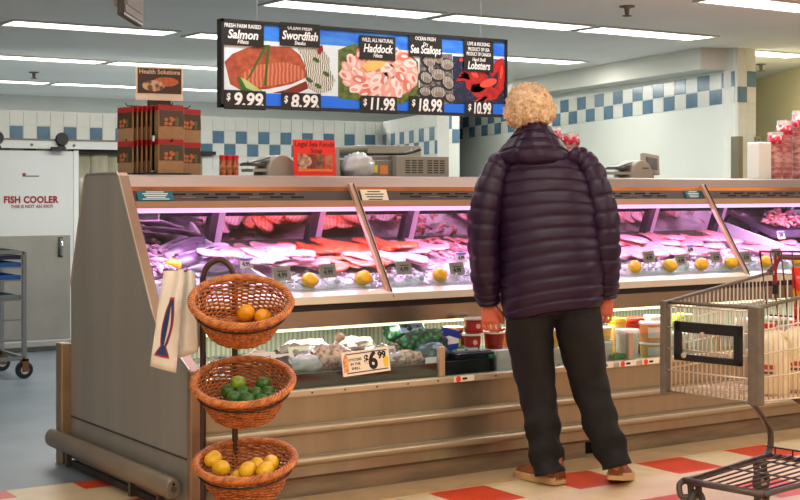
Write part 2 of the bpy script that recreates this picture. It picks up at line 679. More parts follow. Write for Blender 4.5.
# ---- front of the lower body
FRONT = mat('warm_steel_front', (164, 153, 130), .3, .8, var=.1, scale=1.8, stretch=(8, 1, .7))
mb = MB()
mb.prism([(5.24, .10), (5.24, .445), (5.40, .445), (5.40, .10)], 'x', X0 + .045, X1, FRONT)
cbuild(mb, 'front_panel')
mb = MB()
mb.prism([(5.255, .086), (5.25, .10), (5.40, .10), (5.40, .086)], 'x', X0 + .045, X1, mat('dark_kick_steel', (120, 106, 92), .4, .6, var=.3, scale=3))
cbuild(mb, 'lower_apron')
for xa, xb in ((X0 + .045, 4.60), (4.73, X1)):
    mb = MB()
    mb.b2((xa, 5.285, .0), (xb, 5.30, .086), mat('scuffed_kick_plate', (165, 148, 126), .38, .7, var=.35, scale=7, stretch=(.5, 1, 3)))
    cbuild(mb, 'kick_plate')
mb = MB()
mb.b2((4.58, 5.36, 0.004), (4.75, 5.40, .086), DARK)
cbuild(mb, 'kick_opening')
for z, hh in ((.305, .022), (.170, .022)):
    mb = MB()
    ring = [(math.cos(a), math.sin(a)) for a in [2 * pi * i / 14 for i in range(14)]]
    mb.rings([[(x, 5.225 - .028 * max(p[0], -.6), z + hh * p[1] * 1.0) for p in ring] for x in (X0 + .05, X1)], mat('bumper_rail_tan', (178, 164, 138), .32, .55, var=.08, scale=3))
    cbuild(mb, 'bumper_rail', smooth='auto')
mb = MB()
mb.b2((X0 + .045, 5.215, .445), (X1, 5.262, .476), mat('bunker_lip_cream', (200, 184, 156), .35, .4, var=.1, scale=4))
lip = cbuild(mb, 'bunker_lip', bevel=.006)
x = X0 + .25
while x < X1:
    mb = MB()
    mb.cyl((x, 5.2145, .461), (x, 5.216, .461), .005, mat('dark_seam', ()), 8)
    cbuild(mb, 'lip_rivet')
    x += .165
GL = glass('case_glass', refl=.045)
for xa, xb in ((X0 + .05, 3.685), (3.715, 4.85), (4.88, 6.05), (6.08, 7.25), (7.28, X1)):
    mb = MB()
    mb.b2((xa, 5.246, .476), (xb, 5.251, .602), GL)
    cbuild(mb, 'bunker_glass')
for x in (3.7, 4.865, 6.065, 7.265):
    mb = MB()
    mb.b2((x - .016, 5.238, .476), (x + .016, 5.262, .612), mat('tan_glass_post', (178, 148, 118), .5))
    cbuild(mb, 'glass_post', bevel=.003)
# bunker interior
mb = MB()
mb.b2((X0 + .045, 5.262, .40), (X1, 5.9, .43), mat('bunker_floor', (120, 122, 118), .4, .5))
mb.b2((X0 + .045, 5.90, .40), (X1, 5.93, .80), mat('ribbed_bunker_back', (190, 200, 176), .35, .2, rgb2=(150, 160, 138), kind='wave', scale=13, stretch=(1, 0, 0), lo=.3, hi=.6))
cbuild(mb, 'bunker_liner')
# deck underside, steel band, lamp, dark recess, cream glass rail
mb = MB()
mb.prism([(5.570, .700), (5.565, .775), (5.60, .775), (5.60, .715), (5.90, .715), (5.90, .700)], 'x', X0 + .045, X1, mat('apron_steel', (158, 146, 132), .26, .85, var=.1, scale=1.6, stretch=(6, 1, 1)))
cbuild(mb, 'apron_band')
mb = MB()
mb.prism([(5.60, .775), (5.60, .82), (5.63, .82), (5.63, .775)], 'x', X0 + .045, X1, mat('dark_plum_recess', (66, 56, 62), .5))
cbuild(mb, 'recess_strip')
mb = MB()
mb.prism([(5.545, .806), (5.552, .842), (5.595, .860), (5.64, .860), (5.64, .82), (5.60, .806)], 'x', X0 + .045, X1, mat('cream_rail', (212, 198, 176), .35, .2))
cbuild(mb, 'glass_rail', bevel=.003)
mb = MB()
mb.b2((X0 + .06, 5.612, .682), (X1 - .02, 5.64, .700), mat('bunker_lamp_lit', (250, 250, 225), .5, emit=1.6, ecol=(250, 246, 200)))
cbuild(mb, 'bunker_lamp')
# fish deck: sloping steel tray
DY0, DZ0, DSL = 5.63, .862, .2105


def dz(y):
    return DZ0 + (y - DY0) * DSL


mb = MB()
mb.prism([(5.63, .80), (5.63, dz(5.63)), (6.40, dz(6.40)), (6.44, dz(6.40)), (6.44, .80)], 'x', X0 + .045, X1, mat('white_deck', (228, 224, 230), .35))
cbuild(mb, 'fish_deck')
# top
mb = MB()
mb.prism([(5.952, 1.345), (5.962, 1.392), (5.975, 1.40), (6.335, 1.40), (6.335, 1.37), (6.00, 1.345)], 'x', X0 + .045, X1, mat('top_steel', (172, 156, 152), .36, .7, var=.08, scale=2, stretch=(1, 6, 6)))
cbuild(mb, 'top_shelf')
mb = MB()
mb.prism([(5.942, 1.326), (5.950, 1.3455), (6.02, 1.3455), (6.02, 1.326)], 'x', X0 + .045, X1, mat('amber_strip', (224, 138, 62), .3, .35, rgb2=(150, 88, 44), scale=1.1, stretch=(1.2, 1, 1), lo=.35, hi=.6))
cbuild(mb, 'amber_strip')
mb = MB()
mb.prism([(5.915, 1.279), (5.938, 1.326), (6.02, 1.326), (6.02, 1.279)], 'x', X0 + .045, X1, mat('vent_grille_body', (84, 74, 74), .5, .3))
for i, xx in enumerate([2.70 + .115 * k for k in range(50)]):
    if abs(xx - 3.63) < .28 or abs(xx - 6.0) < .22:
        continue
    for zz, ww, dx in ((1.311, .08, 0), (1.296, .07, .05)):
        yy = 5.915 + (zz - 1.279) * .489 - .001
        mb.bar((xx + dx - ww / 2, yy, zz), (xx + dx + ww / 2, yy, zz), .004, .0055, DARK if (zz > 1.3 or i % 3) else mat('slot_bright', (150, 130, 120), .4, .4))
cbuild(mb, 'air_grille')
mb = MB()
mb.prism([(5.846, 1.247), (5.868, 1.279), (6.02, 1.279), (6.02, 1.262), (5.90, 1.247)], 'x', X0 + .045, X1, mat('canopy_rail_tan', (176, 134, 100), .35, .4, var=.15, scale=1.5, stretch=(1, 4, 4)))
cbuild(mb, 'canopy_rail')
mb = MB()
mb.b2((X0 + .06, 5.860, 1.226), (X1 - .02, 5.896, 1.2468), mat('case_lamp_pink', (255, 214, 244), .5, emit=1.5, ecol=(255, 176, 238)))
cbuild(mb, 'case_lamp')
# slanted glass panes and mullions
GP = lambda t: (5.862 + (5.597 - 5.862) * t, 1.245 + (.858 - 1.245) * t)
MULL = [X0 + .045, 3.63, 6.07, X1]
for i in range(3):
    y0, z0 = GP(0)
    y1, z1 = GP(1)
    mb = MB()
    mb.prism([(y0, z0), (y1, z1), (y1 - .005, z1), (y0 - .005, z0)], 'x', MULL[i] + (.014 if i else 0), MULL[i + 1] - .014, GL)
    cbuild(mb, 'front_glass')
for x in (3.63, 6.07):
    mb = MB()
    a, b = (x, 5.926, 1.360), (x, 5.561, .820)
    mb.bar(a, b, .034, .020, mat('mullion_tan', (206, 172, 148), .34, .4), up=(0, -.83, .56))
    mb.bar((x + .006, 5.918, 1.360), (x + .006, 5.553, .820), .004, .022, mat('dark_seam', ()), up=(0, -.83, .56))
    cbuild(mb, 'mullion', bevel=.002)
# mirrored rear doors and their dark frames
MIR = mat('mirror_door', (240, 222, 224), .035, 1.0)
DFRM = mat('purple_black_frame', (70, 58, 74), .3, .4)
LFRM = mat('pale_mauve_frame', (236, 214, 232), .35, .4)
RY = lambda z: 6.395 - (z - 1.03) * .40
fx = [X0 + .05, 3.07, 3.65, 4.24, 4.84, 5.44, 6.03, 6.62, 7.25, 7.9, X1]
for i in range(len(fx) - 1):
    mb = MB()
    a, b = fx[i] + .02, fx[i + 1] - .02
    mb.prism([(RY(1.05), 1.05), (RY(1.37), 1.37), (RY(1.37) + .012, 1.37), (RY(1.05) + .012, 1.05)], 'x', a, b, MIR)
    cbuild(mb, 'mirror_door')
for i, x in enumerate(fx):
    mb = MB()
    mb.bar((x, RY(1.02) - .012, 1.02), (x, RY(1.37) - .012, 1.37), .04, .03, DFRM, up=(0, -1, 0))
    mb.bar((x + .042, RY(1.02) - .006, 1.02), (x + .042, RY(1.37) - .006, 1.37), .04, .018, LFRM, up=(0, -1, 0))
    cbuild(mb, 'door_frame')
mb = MB()
mb.prism([(6.37, 1.018), (6.36, 1.058), (6.40, 1.058), (6.42, 1.018)], 'x', X0 + .05, X1, mat('sill_dark_olive', (74, 76, 52), .4))
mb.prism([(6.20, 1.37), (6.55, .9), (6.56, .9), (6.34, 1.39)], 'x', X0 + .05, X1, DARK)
cbuild(mb, 'rear_track')
# stickers fixed to the canopy
TEAL = mat('teal_sticker', (22, 108, 124), .4)


def sticker(xc, w, h, m, mt, n, z=1.302, name='notice_sticker', dark=False, y=5.921):
    """small notice with rows of print too fine to read"""
    b = MB()
    sl = math.atan2(.023, .047)
    R = Matrix.Rotation(-sl, 3, 'X')
    ctr = V((xc, y, z))
    b.box(ctr, (w, .003, h), mt, R)
    for i in range(n):
        zz = h * (.5 - (i + .8) / (n + .6))
        ww = w * (.5 + .3 * ((i * 37) % 10) / 10)
        b.box(ctr + R @ V((0, -.0022, zz)), (ww, .001, h * .075), m, R)
    return cbuild(b, name)


sticker(2.585, .175, .05, TXTW, TEAL, 5, z=1.304)
sticker(5.99, .13, .05, TXTW, TEAL, 4, z=1.304)
sticker(3.76, .155, .066, TXTB, OFFW, 4, z=1.302, y=5.912)
# cases lights (their lamps)
for a, b in ((2.5, 3.6), (3.66, 4.85), (4.85, 6.04), (6.1, 7.2), (7.2, 8.4)):
    L = bpy.data.lights.new('case_light', 'AREA')
    L.shape = 'RECTANGLE'
    L.size = b - a
    L.size_y = .03
    L.energy = 12.5 * (b - a)
    L.color = (1.0, .44, .90)
    lo = bpy.data.objects.new('case_light', L)
    COL.objects.link(lo)
    lo.location = ((a + b) / 2, 5.878, 1.222)
    lo.rotation_euler = (math.radians(6), 0, 0)
    L = bpy.data.lights.new('bunker_light', 'AREA')
    L.shape = 'RECTANGLE'
    L.size = b - a
    L.size_y = .025
    L.energy = 5.0 * (b - a)
    L.color = (1.0, .95, .80)
    lo = bpy.data.objects.new('bunker_light', L)
    COL.objects.link(lo)
    lo.location = ((a + b) / 2, 5.626, .680)
# ------------------------------------------------------------------ sliding cooler door, strip curtain, track
door = thing('door_1', 'white and steel sliding cooler door lettered in red', 'door', (3.7, 11.26, 0))
door['kind'] = 'structure'
DW = mat('white_door_skin', (214, 218, 216), .4, var=.03, scale=2)
mb = MB()
mb.b2((-1.1, -.03, .045), (.508, .03, 1.655), DW)
mb.build('door_leaf', door)
mb = MB()
mb.b2((-1.1, -.036, .10), (.44, -.03, .955), mat('grey_kick_steel', (160, 158, 150), .42, .5, var=.15, scale=4))
mb.b2((.47, -.038, .045), (.512, -.028, 1.66), mat('bright_door_edge', (226, 228, 226), .4))
mb.b2((-1.1, -.04, .045), (.47, -.034, .085), mat('door_sweep', (170, 168, 160), .4, .4))
mb.build('kick_panel', door)
mb = MB()
hx = Yp(65, 245, 11.2)
mb.tube([(.355, -.036, .79), (.355, -.07, .80), (.355, -.075, .86), (.355, -.07, .915), (.355, -.036, .925)], .014, CHROME, 8)
mb.b2((.335, -.042, .775), (.375, -.036, .94), STEELD)
mb.build('door_handle', door, True)
DR = mat('dark_red_print', (150, 16, 40), .5)
fx0, fx1 = Yp(3, 202, 11.22), Yp(59, 202, 11.22)
text('FISH COOLER', .076, DR, door, ((fx0.x + fx1.x) / 2 - 3.7 + .0, -.0325, Yp(30, 200, 11.22).z), bold=.0032, sx=.93, space=1.06)
text('THIS IS NOT AN EXIT!', .037, DR, door, ((fx0.x + fx1.x) / 2 - 3.7 + .01, -.0325, Yp(30, 206.6, 11.22).z), bold=.0006, sx=.98)
mb = MB()
q = Yp(24.5, 175, 11.22)
mb.b2((q.x - 3.7 - .014, -.033, q.z - .012), (q.x - 3.7 + .014, -.03, q.z + .016), DR)
mb.b2((q.x - 3.7 + .018, -.033, q.z - .012), (q.x - 3.7 + .125, -.03, q.z - .004), mat('grey_print', (90, 90, 92), .5))
mb.build('maker_mark', door)
tr = thing('door_track', 'white overhead track with black roller carrying the cooler door', 'track', (3.9, 11.24, 1.70))
mb = MB()
mb.b2((-1.2, -.05, -.03), (1.05, .04, .035), mat('track_white', (212, 214, 208), .45))
mb.b2((-1.2, -.055, .035), (1.05, -.02, .05), STEELD)
mb.build('track_beam', tr)
mb = MB()
for xx in (-.6, -.1, .26, .66):
    mb.cyl((xx, -.058, .0), (xx, -.048, .0), .012, STEELD, 8)
mb.build('track_bolts', tr)
for px in (62, -3):
    q = Yp(px, 141, 11.17)
    r = thing('door_roller', 'black roller wheel on the track above the cooler door' if px > 0 else 'black roller on the track cut by the left picture edge', 'roller', (q.x, 11.17, 1.665))
    mb = MB()
    mb.lathe([(.02, -.02), (.05, -.02), (.055, -.008), (.055, .008), (.05, .02), (.02, .02)], BLACK, 20, (0, 0, .085), Matrix.Rotation(pi / 2, 3, 'X'))
    mb.build('wheel', r, 'auto')
    mb = MB()
    mb.b2((-.025, .0, -.01), (.025, .025, .085), BLACK)
    mb.b2((-.09, -.01, -.012), (.03, .03, .02), BLACK)
    mb.build('bracket', r)
cu = thing('strip_curtain', 'cloudy hanging plastic strip curtain in the cooler doorway', 'strip curtain', (4.6, 11.325, 0))
cu.location.y = 11.31
CUR = mat('cloudy_strip', (168, 164, 140), .25, var=.35, scale=4, stretch=(3, 1, .6))
for i in range(8):
    mb = MB()
    xa = -.40 + i * .145
    pts = [(xa + .165 * k / 6, -.012 * (i % 2) - .012 * math.sin(pi * k / 6)) for k in range(7)]
    pts2 = [(p[0], p[1] + .004) for p in pts[::-1]]
    mb.prism(pts + pts2, 'z', .95, 1.66, CUR)
    mb.build('strip', cu, True)
mb = MB()
mb.b2((-.42, -.02, 0), (.9, .0, .95), mat('doorway_dark_panel', (128, 120, 110), .5))
mb.b2((-.42, -.05, .86), (.9, -.02, .95), STEELD)
mb.build('lower_panel', cu)
mb = MB()
mb.b2((-.42, -.04, 1.64), (.9, .0, 1.672), BLACK)
mb.build('head_rail', cu)

# ------------------------------------------------------------------ sheet pan rack
rk = thing('sheet_pan_rack', 'steel sheet pan rack on casters standing before the cooler door', 'pan rack', (2.78, 9.9, 0))
RKM = mat('rack_aluminium', (140, 142, 142), .4, .6)
for x in (-.46, .46):
    for y in (-.2, .3):
        mb = MB()
        mb.b2((x - .016, y - .012, .10), (x + .016, y + .012, .90), RKM)
        mb.build('upright', rk, bevel=.003)
for zz in (.88, .13):
    mb = MB()
    for y in (-.2, .3):
        mb.b2((-.46, y - .012, zz), (.46, y + .012, zz + .025), RKM)
    for x in (-.46, .46):
        mb.b2((x - .012, -.2, zz), (x + .012, .3, zz + .025), RKM)
    mb.build('frame', rk)
for z in (.27, .41, .55, .69, .78):
    mb = MB()
    for y in (-.2, .3):
        mb.b2((-.45, y - .018, z), (.45, y + .018, z + .01), RKM)
    mb.build('runner', rk)
for x in (-.44, .46):
    for y in (-.2, .3):
        mb = MB()
        mb.lathe([(.016, -.018), (.055, -.018), (.062, -.01), (.062, .01), (.055, .018), (.016, .018)], BLACK, 18, (x, y, .062), Matrix.Rotation(pi / 2, 3, 'X') @ Matrix.Rotation(0, 3, 'Z'))
        w_ = mb.build('caster', rk, 'auto')
        mb = MB()
        mb.cyl((x, y - .02, .062), (x, y + .02, .062), .03, mat('caster_hub', (200, 200, 196), .4), 14)
        mb.b2((x - .02, y - .028, .05), (x + .025, y - .022, .14), mat('rusty_fork', (120, 84, 54), .6, .4))
        mb.b2((x - .02, y + .022, .05), (x + .025, y + .028, .14), mat('rusty_fork', ()))
        mb.b2((x - .02, y - .028, .125), (x + .025, y + .028, .14), mat('rusty_fork', ()))
        mb.build('hub', w_)
for i, (z, m_) in enumerate(((.79, mat('blue_tray', (40, 98, 170), .4)), (.70, mat('blue_tray', ())), (.56, mat('grey_tray', (120, 128, 130), .4)), (.84, mat('navy_tray', (36, 44, 66), .4)))):
    t = MB()
    t.b2((-.42, -.16, 0), (.42, .28, .004), m_)
    for a, b in (((-.44, -.19, 0), (.44, -.16, .03)), ((-.44, .28, 0), (.44, .31, .03)), ((-.44, -.16, 0), (-.42, .28, .03)), ((.42, -.16, 0), (.44, .28, .03))):
        t.b2(a, b, m_)
    o = t.build('tray')
    o.location = (2.78, 9.9, z + .001 if i else z)
    tag(o, ('bright blue tray in the upper part of the pan rack', 'blue tray in the middle of the pan rack', 'grey tray lowest in the pan rack', 'navy tray in the top slot of the pan rack')[i], 'tray', 'trays in the pan rack')

# ------------------------------------------------------------------ hanging menu sign
SY = 6.4
SX0, SX1, SZ0, SZ1 = 3.148, 4.972, 1.748, 2.197
sg = thing('hanging_menu_sign', 'long hanging menu board with seafood photographs and prices', 'sign', ((SX0 + SX1) / 2, SY, SZ0))
sw, sh = SX1 - SX0, SZ1 - SZ0
mb = MB()
FR = mat('black_sign_frame', (30, 28, 30), .4)
mb.b2((-sw / 2, 0, 0), (sw / 2, .04, sh), FR)
for a, b in (((-sw / 2, -.012, 0), (sw / 2, 0, .016)), ((-sw / 2, -.012, sh - .016), (sw / 2, 0, sh)), ((-sw / 2, -.012, 0), (-sw / 2 + .014, 0, sh)), ((sw / 2 - .014, -.012, 0), (sw / 2, 0, sh))):
    mb.b2(a, b, FR)
mb.build('frame', sg)


def sp(u, v):              # a place on the sign board
    q = Yp(u, v, SY)
    return (q.x - (SX0 + SX1) / 2, q.z - SZ0)


def P_(ob, name, pts, mt, lay, par=None):
    ob.poly([(p[0], -lay * .0006, p[1]) for p in pts], mt)


art = MB()
BLU = mat('print_blue', (24, 96, 226), .4, rgb2=(70, 160, 250), scale=5, stretch=(1, 1, 3))
PAL = mat('print_pale_plate', (226, 240, 250), .4)
BL2 = mat('print_vivid_blue', (20, 118, 250), .4)
e = .013
art.poly([(-sw / 2 + e, -.0005, sh * .18), (sw / 2 - e, -.0005, sh * .18), (sw / 2 - e, -.0005, sh * .78), (-sw / 2 + e, -.0005, sh * .78)], PAL)
art.poly([(-sw / 2 + e, -.0005, sh * .78), (sw / 2 - e, -.0005, sh * .78), (sw / 2 - e, -.0005, sh - e), (-sw / 2 + e, -.0005, sh - e)], BLU)
art.poly([(-sw / 2 + e, -.0005, e), (sw / 2 - e, -.0005, e), (sw / 2 - e, -.0005, sh * .18), (-sw / 2 + e, -.0005, sh * .18)], BL2)


def pu(L, mt, lay):
    P_(art, '', [sp(u, v) for u, v in L], mt, lay)


def blob(u, v, ru, rv, mt, lay, rot=0, n=14, j=0.0, seed=0):
    R = random.Random(seed)
    L = []
    for i in range(n):
        a = 2 * pi * i / n
        k = 1 + R.uniform(-j, j)
        x, y = ru * k * math.cos(a), rv * k * math.sin(a)
        L.append((u + x * math.cos(rot) - y * math.sin(rot), v + x * math.sin(rot) + y * math.cos(rot)))
    pu(L, mt, lay)


SAL = mat('print_salmon_dark', (146, 62, 42), .4, rgb2=(188, 92, 60), scale=22)
SAL2 = mat('print_salmon_flaky', (214, 128, 94), .4, rgb2=(178, 88, 60), kind='wave', scale=14, stretch=(1, 1, 1.6))
pu([(224.5, 62), (232, 54), (246, 48), (258, 45.5), (290, 47), (300, 55), (307, 70), (307, 77), (292, 84), (268, 89), (242, 91), (230, 84)], SAL, 2)
pu([(241, 74), (256, 65), (284, 62), (299, 66), (305, 73), (304, 78), (284, 84), (262, 87), (244, 88)], SAL2, 3)
pu([(285, 90), (306, 81), (309, 88), (296, 94), (272, 93)], mat('print_sauce', (128, 38, 20), .4), 2)
GRN = mat('print_green', (66, 96, 36), .4)
pu([(264, 45), (268, 45), (250, 77), (246, 81)], GRN, 4)
pu([(267, 45), (270, 45), (266, 86), (263.5, 86)], GRN, 4)
pu([(237, 76), (243, 80), (252, 86), (262, 91), (264, 97), (250, 97), (241, 90)], mat('print_lime_rind', (44, 110, 44), .4), 5)
pu([(240, 77), (246, 80), (256, 87), (263, 93), (258, 93), (246, 88)], mat('print_lime_flesh', (186, 200, 130), .4), 6)
RICE = mat('print_wild_rice', (240, 238, 228), .4, rgb2=(30, 28, 24), kind='wave', scale=26, stretch=(1, 1, 1.4), lo=.3, hi=.5)
pu([(297, 48), (312, 46), (322, 48), (329, 58), (330, 70), (335, 80), (331, 90), (318, 94), (308, 88), (306, 72), (303, 58)], RICE, 3)
blob(320, 50, 2.4, 5, mat('print_chili', (150, 20, 34), .4), 5, .3)
for a, b in ((316, 60), (326, 74), (318, 86), (309, 80)):
    blob(a, b, 4, 2, GRN, 5, .6)
# shrimp ring
PNK = [mat('print_shrimp_%d' % i, cc, .4) for i, cc in enumerate(((238, 170, 156), (246, 216, 210), (224, 126, 108), (250, 230, 226)))]
pu([(338, 50), (352, 44), (392, 48), (400, 54), (412, 56), (418, 62), (419, 96), (402, 104), (366, 102), (338, 98)], mat('print_lettuce', (110, 130, 58), .4, rgb2=(60, 78, 30), scale=30), 2)
blob(380, 74, 40, 26, PNK[0], 3, j=.08, seed=3)
k = 0
for ring_, n in ((34, 18), (22, 13), (10, 7)):
    for i in range(n):
        a = 2 * pi * i / n + ring_ * .1
        uu, vv = 379 + ring_ * math.cos(a), 73 + ring_ * .66 * math.sin(a)
        blob(uu, vv, 6.8, 4.2, PNK[(i + k) % 4], 4 + (i % 2), a + .6, 10, .12, i + ring_)
        blob(uu + 1.5 * math.cos(a), vv + math.sin(a), 3.6, 1.6, PNK[(i + k + 1) % 4], 6, a + .9, 8)
    k += 1
pu([(361, 67), (366, 62), (374, 59), (386, 59), (384, 66), (374, 71), (366, 71)], mat('print_lemon_wedge', (246, 196, 112), .4), 8)
# clams
CLB = mat('print_clam_ground', (40, 44, 52), .4, rgb2=(150, 142, 130), scale=40)
pu([(419.5, 54), (452, 54), (453, 104), (419.5, 104)], CLB, 3)
for i, (a, b, r, t) in enumerate(((428, 62, 8, .5), (437, 59, 7, 1), (446, 65, 8.5, .2), (437, 75, 9, .1), (425, 78, 8, .7), (447, 83, 8.5, 1.1), (424, 92, 7, .3), (437, 93, 9.5, .1), (449, 98, 6, .5), (430, 70, 5, 1.2))):
    blob(a, b, r, r * .8, mat('print_shell_dark', (34, 38, 48), .4), 4, t, 14)
    blob(a + 1, b - .5, r * .78, r * .6, mat('print_shell_grey', (206, 198, 184), .4, rgb2=(96, 96, 104), kind='wave', scale=30, stretch=(1, 1, 3)), 5, t, 14)
    blob(a + 1.6, b + 1.5, r * .45, r * .3, mat('print_shell_brown', (140, 128, 116), .4), 6, t, 12)
# mussels and lobster
pu([(452.5, 56), (505, 60), (505, 104), (453, 104)], mat('print_mussel_ground', (24, 34, 70), .4, rgb2=(130, 144, 176), kind='voronoi', scale=70, lo=.02, hi=.25), 3)
pu([(492, 60), (505.5, 61), (505.5, 80), (496, 70)], BLU, 4)
LOB = mat('print_lobster_red', (206, 34, 30), .4, rgb2=(150, 16, 20), scale=26)
LO2 = mat('print_lobster_bright', (236, 82, 62), .4)
blob(476, 80, 12, 12, LOB, 5, .5, 16, .08, 5)
blob(484, 92, 14, 8, LOB, 5, .3, 16, .08, 6)
pu([(488, 72), (496, 60), (503, 58), (505, 72), (503, 90), (495, 99), (490, 94), (498, 82), (497, 72), (492, 78)], LOB, 6)
blob(488, 83, 9, 4, LO2, 7, -.3)
blob(474, 74, 5, 2.5, LO2, 7, .8)
blob(501, 72, 1.5, 7, LO2, 7, .1)
for a in (.3, .8, 1.3, 1.9):
    pu([(468, 74), (465 - 4 * a, 66 + 6 * a), (463 - 4 * a, 70 + 6 * a), (470, 80)], LOB, 6)
    pu([(484, 96), (470 + 6 * a, 102 + a), (473 + 6 * a, 104), (488, 97)], LO2, 6)
blob(461, 60, 2, 2, mat('print_cherry', (210, 70, 60), .4), 5)
art.build('printed_panel', sg, recalc=False)
# name plates and prices
PLB = mat('print_black_plate', (26, 24, 25), .45)
plates = [((221, 23.5, 263, 44.5), [('FRESH FARM RAISED', 26.5, 36, 1, .0), ('Salmon', 35.2, 30, 0, .2), ('Fillets', 42.2, 11, 1, .2)], (223.5, 91.5, 265, 109), '9.99'),
          ((279, 25, 319, 45.5), [('OCEAN FRESH', 28.6, 24, 1, .0), ('Swordfish', 36.5, 35, 0, .2), ('Steaks', 43.4, 11, 1, .2)], (281, 94, 320, 110), '8.99'),
          ((359, 37.5, 394.5, 59), [('WILD, ALL NATURAL', 40.8, 31, 1, .0), ('Haddock', 49.2, 29, 0, .2), ('Fillets', 56, 9, 1, .2)], (360, 97, 396, 113), '11.99'),
          ((408, 36, 441, 56), [('OCEAN FRESH', 39.2, 20, 1, .0), ('Dry', 44.5, 5, 1, .2), ('Sea Scallops', 50.3, 30, 0, .2)], (408.5, 97.5, 443, 114), '18.99'),
          ((463, 41, 492.5, 71), [('LIVE & KICKING', 44.5, 22, 1, .0), ('PRODUCT OF USA', 49.8, 21, 1, .0), ('PRODUCT OF CANADA', 54.6, 24, 1, .0), ('Hard Shell', 60, 13, 1, .2), ('Lobsters', 66.2, 22, 0, .2)], (464.5, 102, 492, 116.5), '10.99')]
PXU = 1400.0 / 7.3 * .86
for (a, b, c, d), rows, (e0, e1, e2, e3), pr in plates:
    for nm, (x0_, y0_, x1_, y1_) in (('name_plate', (a, b, c, d)), ('price_plate', (e0, e1, e2, e3))):
        m2 = MB()
        q0, q1 = sp(x0_, y1_), sp(x1_, y0_)
        m2.b2((q0[0], -.0095, q0[1]), (q1[0], -.006, q1[1]), PLB)
        m2.build(nm, sg)
    for body, v, wpx, small, shr in rows:
        q = sp((a + c) / 2, v)
        q2 = sp((a + c) / 2 + wpx, v)
        W = q2[0] - q[0]
        o = text(body, .036 if small else .062, TXTW, sg, (q[0], -.010, q[1]), shear=shr, bold=.0004 if small else .0014, name='lettering')
        wd = max(v_.co.x for v_ in o.data.vertices) - min(v_.co.x for v_ in o.data.vertices)
        for v_ in o.data.vertices:
            v_.co.x *= W / wd
        if small:
            for v_ in o.data.vertices:
                v_.co.y *= .8
    q = sp((e0 + e2) / 2 + 1, (e1 + e3) / 2)
    W = sp(e2 - 1, 100)[0] - sp(e0 + 6, 100)[0]
    o = text(pr, .094, TXTW, sg, (q[0] + .01, -.010, q[1] - .001), shear=.12, bold=.003, name='lettering')
    wd = max(v_.co.x for v_ in o.data.vertices) - min(v_.co.x for v_ in o.data.vertices)
    for v_ in o.data.vertices:
        v_.co.x *= W * .84 / wd
    q = sp(e0 + 4, e1 + 5.5)
    text('$', .05, TXTW, sg, (q[0], -.010, q[1]), shear=.1, bold=.0012, sx=.85)
    q = sp(e2 - 3, e3 - 4)
    text('lb.', .024, TXTW, sg, (q[0], -.010, q[1] - .004), shear=.1, bold=.0006, sx=.8)
for u in (258, 377, 482):
    mb = MB()
    q = sp(u, 20)
    x = q[0]
    L = CEIL - SZ0 - sh
    mb.tube([(x, .015, sh - .01), (x + .004, .015, sh + L * .5), (x, .015, sh + L)], .002, mat('wire_grey', (150, 150, 150), .4, .6), 6)
    mb.build('hanging_wire', sg)

# ------------------------------------------------------------------ hanging monitor at the top
hm = thing('hanging_monitor', 'slim screen hung from the ceiling in a dark frame', 'monitor', (2.40, 5.6, 2.5))
hm.location = RD(-1.038, 5.39, 2.5)
hm.rotation_euler = (0, 0, pi / 2 - TH)
mb = MB()
mb.b2((-.19, -.013, -.52), (.19, .013, -.08), mat('dark_brown_casing', (26, 23, 23), .4))
mb.build('casing', hm, bevel=.004)
mb = MB()
mb.b2((-.178, -.017, -.505), (.178, -.013, -.09), mat('pale_bezel', (112, 114, 114), .6))
mb.build('bezel', hm)
mb = MB()
mb.b2((-.155, -.020, -.475), (.155, -.017, -.125), mat('grey_screen', (120, 120, 122), .6, var=.2, scale=5))
mb.build('screen', hm)
mb = MB()
mb.b2((-.03, .013, -.46), (.03, .06, -.2), mat('grey_mount', (130, 126, 120), .5))
mb.cyl((0, .05, -.3), (0, .05, 0), .016, STEELD, 10)
mb.build('mount', hm)
# ------------------------------------------------------------------ things on top of the counter
TOP = 1.4005
rack = thing('packet_display_rack', 'black spinning counter rack hung with seasoning packets', 'display rack', (2.70, 6.15, TOP))
mb = MB()
mb.lathe([(.16, 0), (.16, .008), (.03, .016), (.012, .02), (.012, .33)], BLACK, 24)
mb.build('base_post', rack, 'auto')
mb = MB()
for z in (.155, .322):
    for a in range(4):
        d = V((math.cos(a * pi / 2 + .0), math.sin(a * pi / 2), 0))
        mb.tube([V((0, 0, z)), d * .155 + V((0, 0, z)), d * .165 + V((0, 0, z + .012))], .003, BLACK, 6)
    mb.box((0, 0, z - .07), (.1, .1, .13), BLACK)
mb.build('hooks', rack)
mb = MB()
mb.b2((-.055, -.02, .325), (.055, .0, .385), mat('card_holder_brown', (62, 50, 40), .5))
mb.build('card_holder', rack)
PBRN = mat('packet_dark_brown', (74, 50, 32), .32, var=.3, scale=18)
PKR = mat('packet_kraft', (168, 134, 98), .4, var=.15, scale=25)
PRED = mat('packet_red', (168, 26, 28), .32)
PIC = mat('packet_food_picture', (190, 110, 60), .35, rgb2=(120, 36, 24), kind='voronoi', scale=60, lo=.1, hi=.4)
PGRN = mat('packet_leaf', (90, 104, 46), .4)


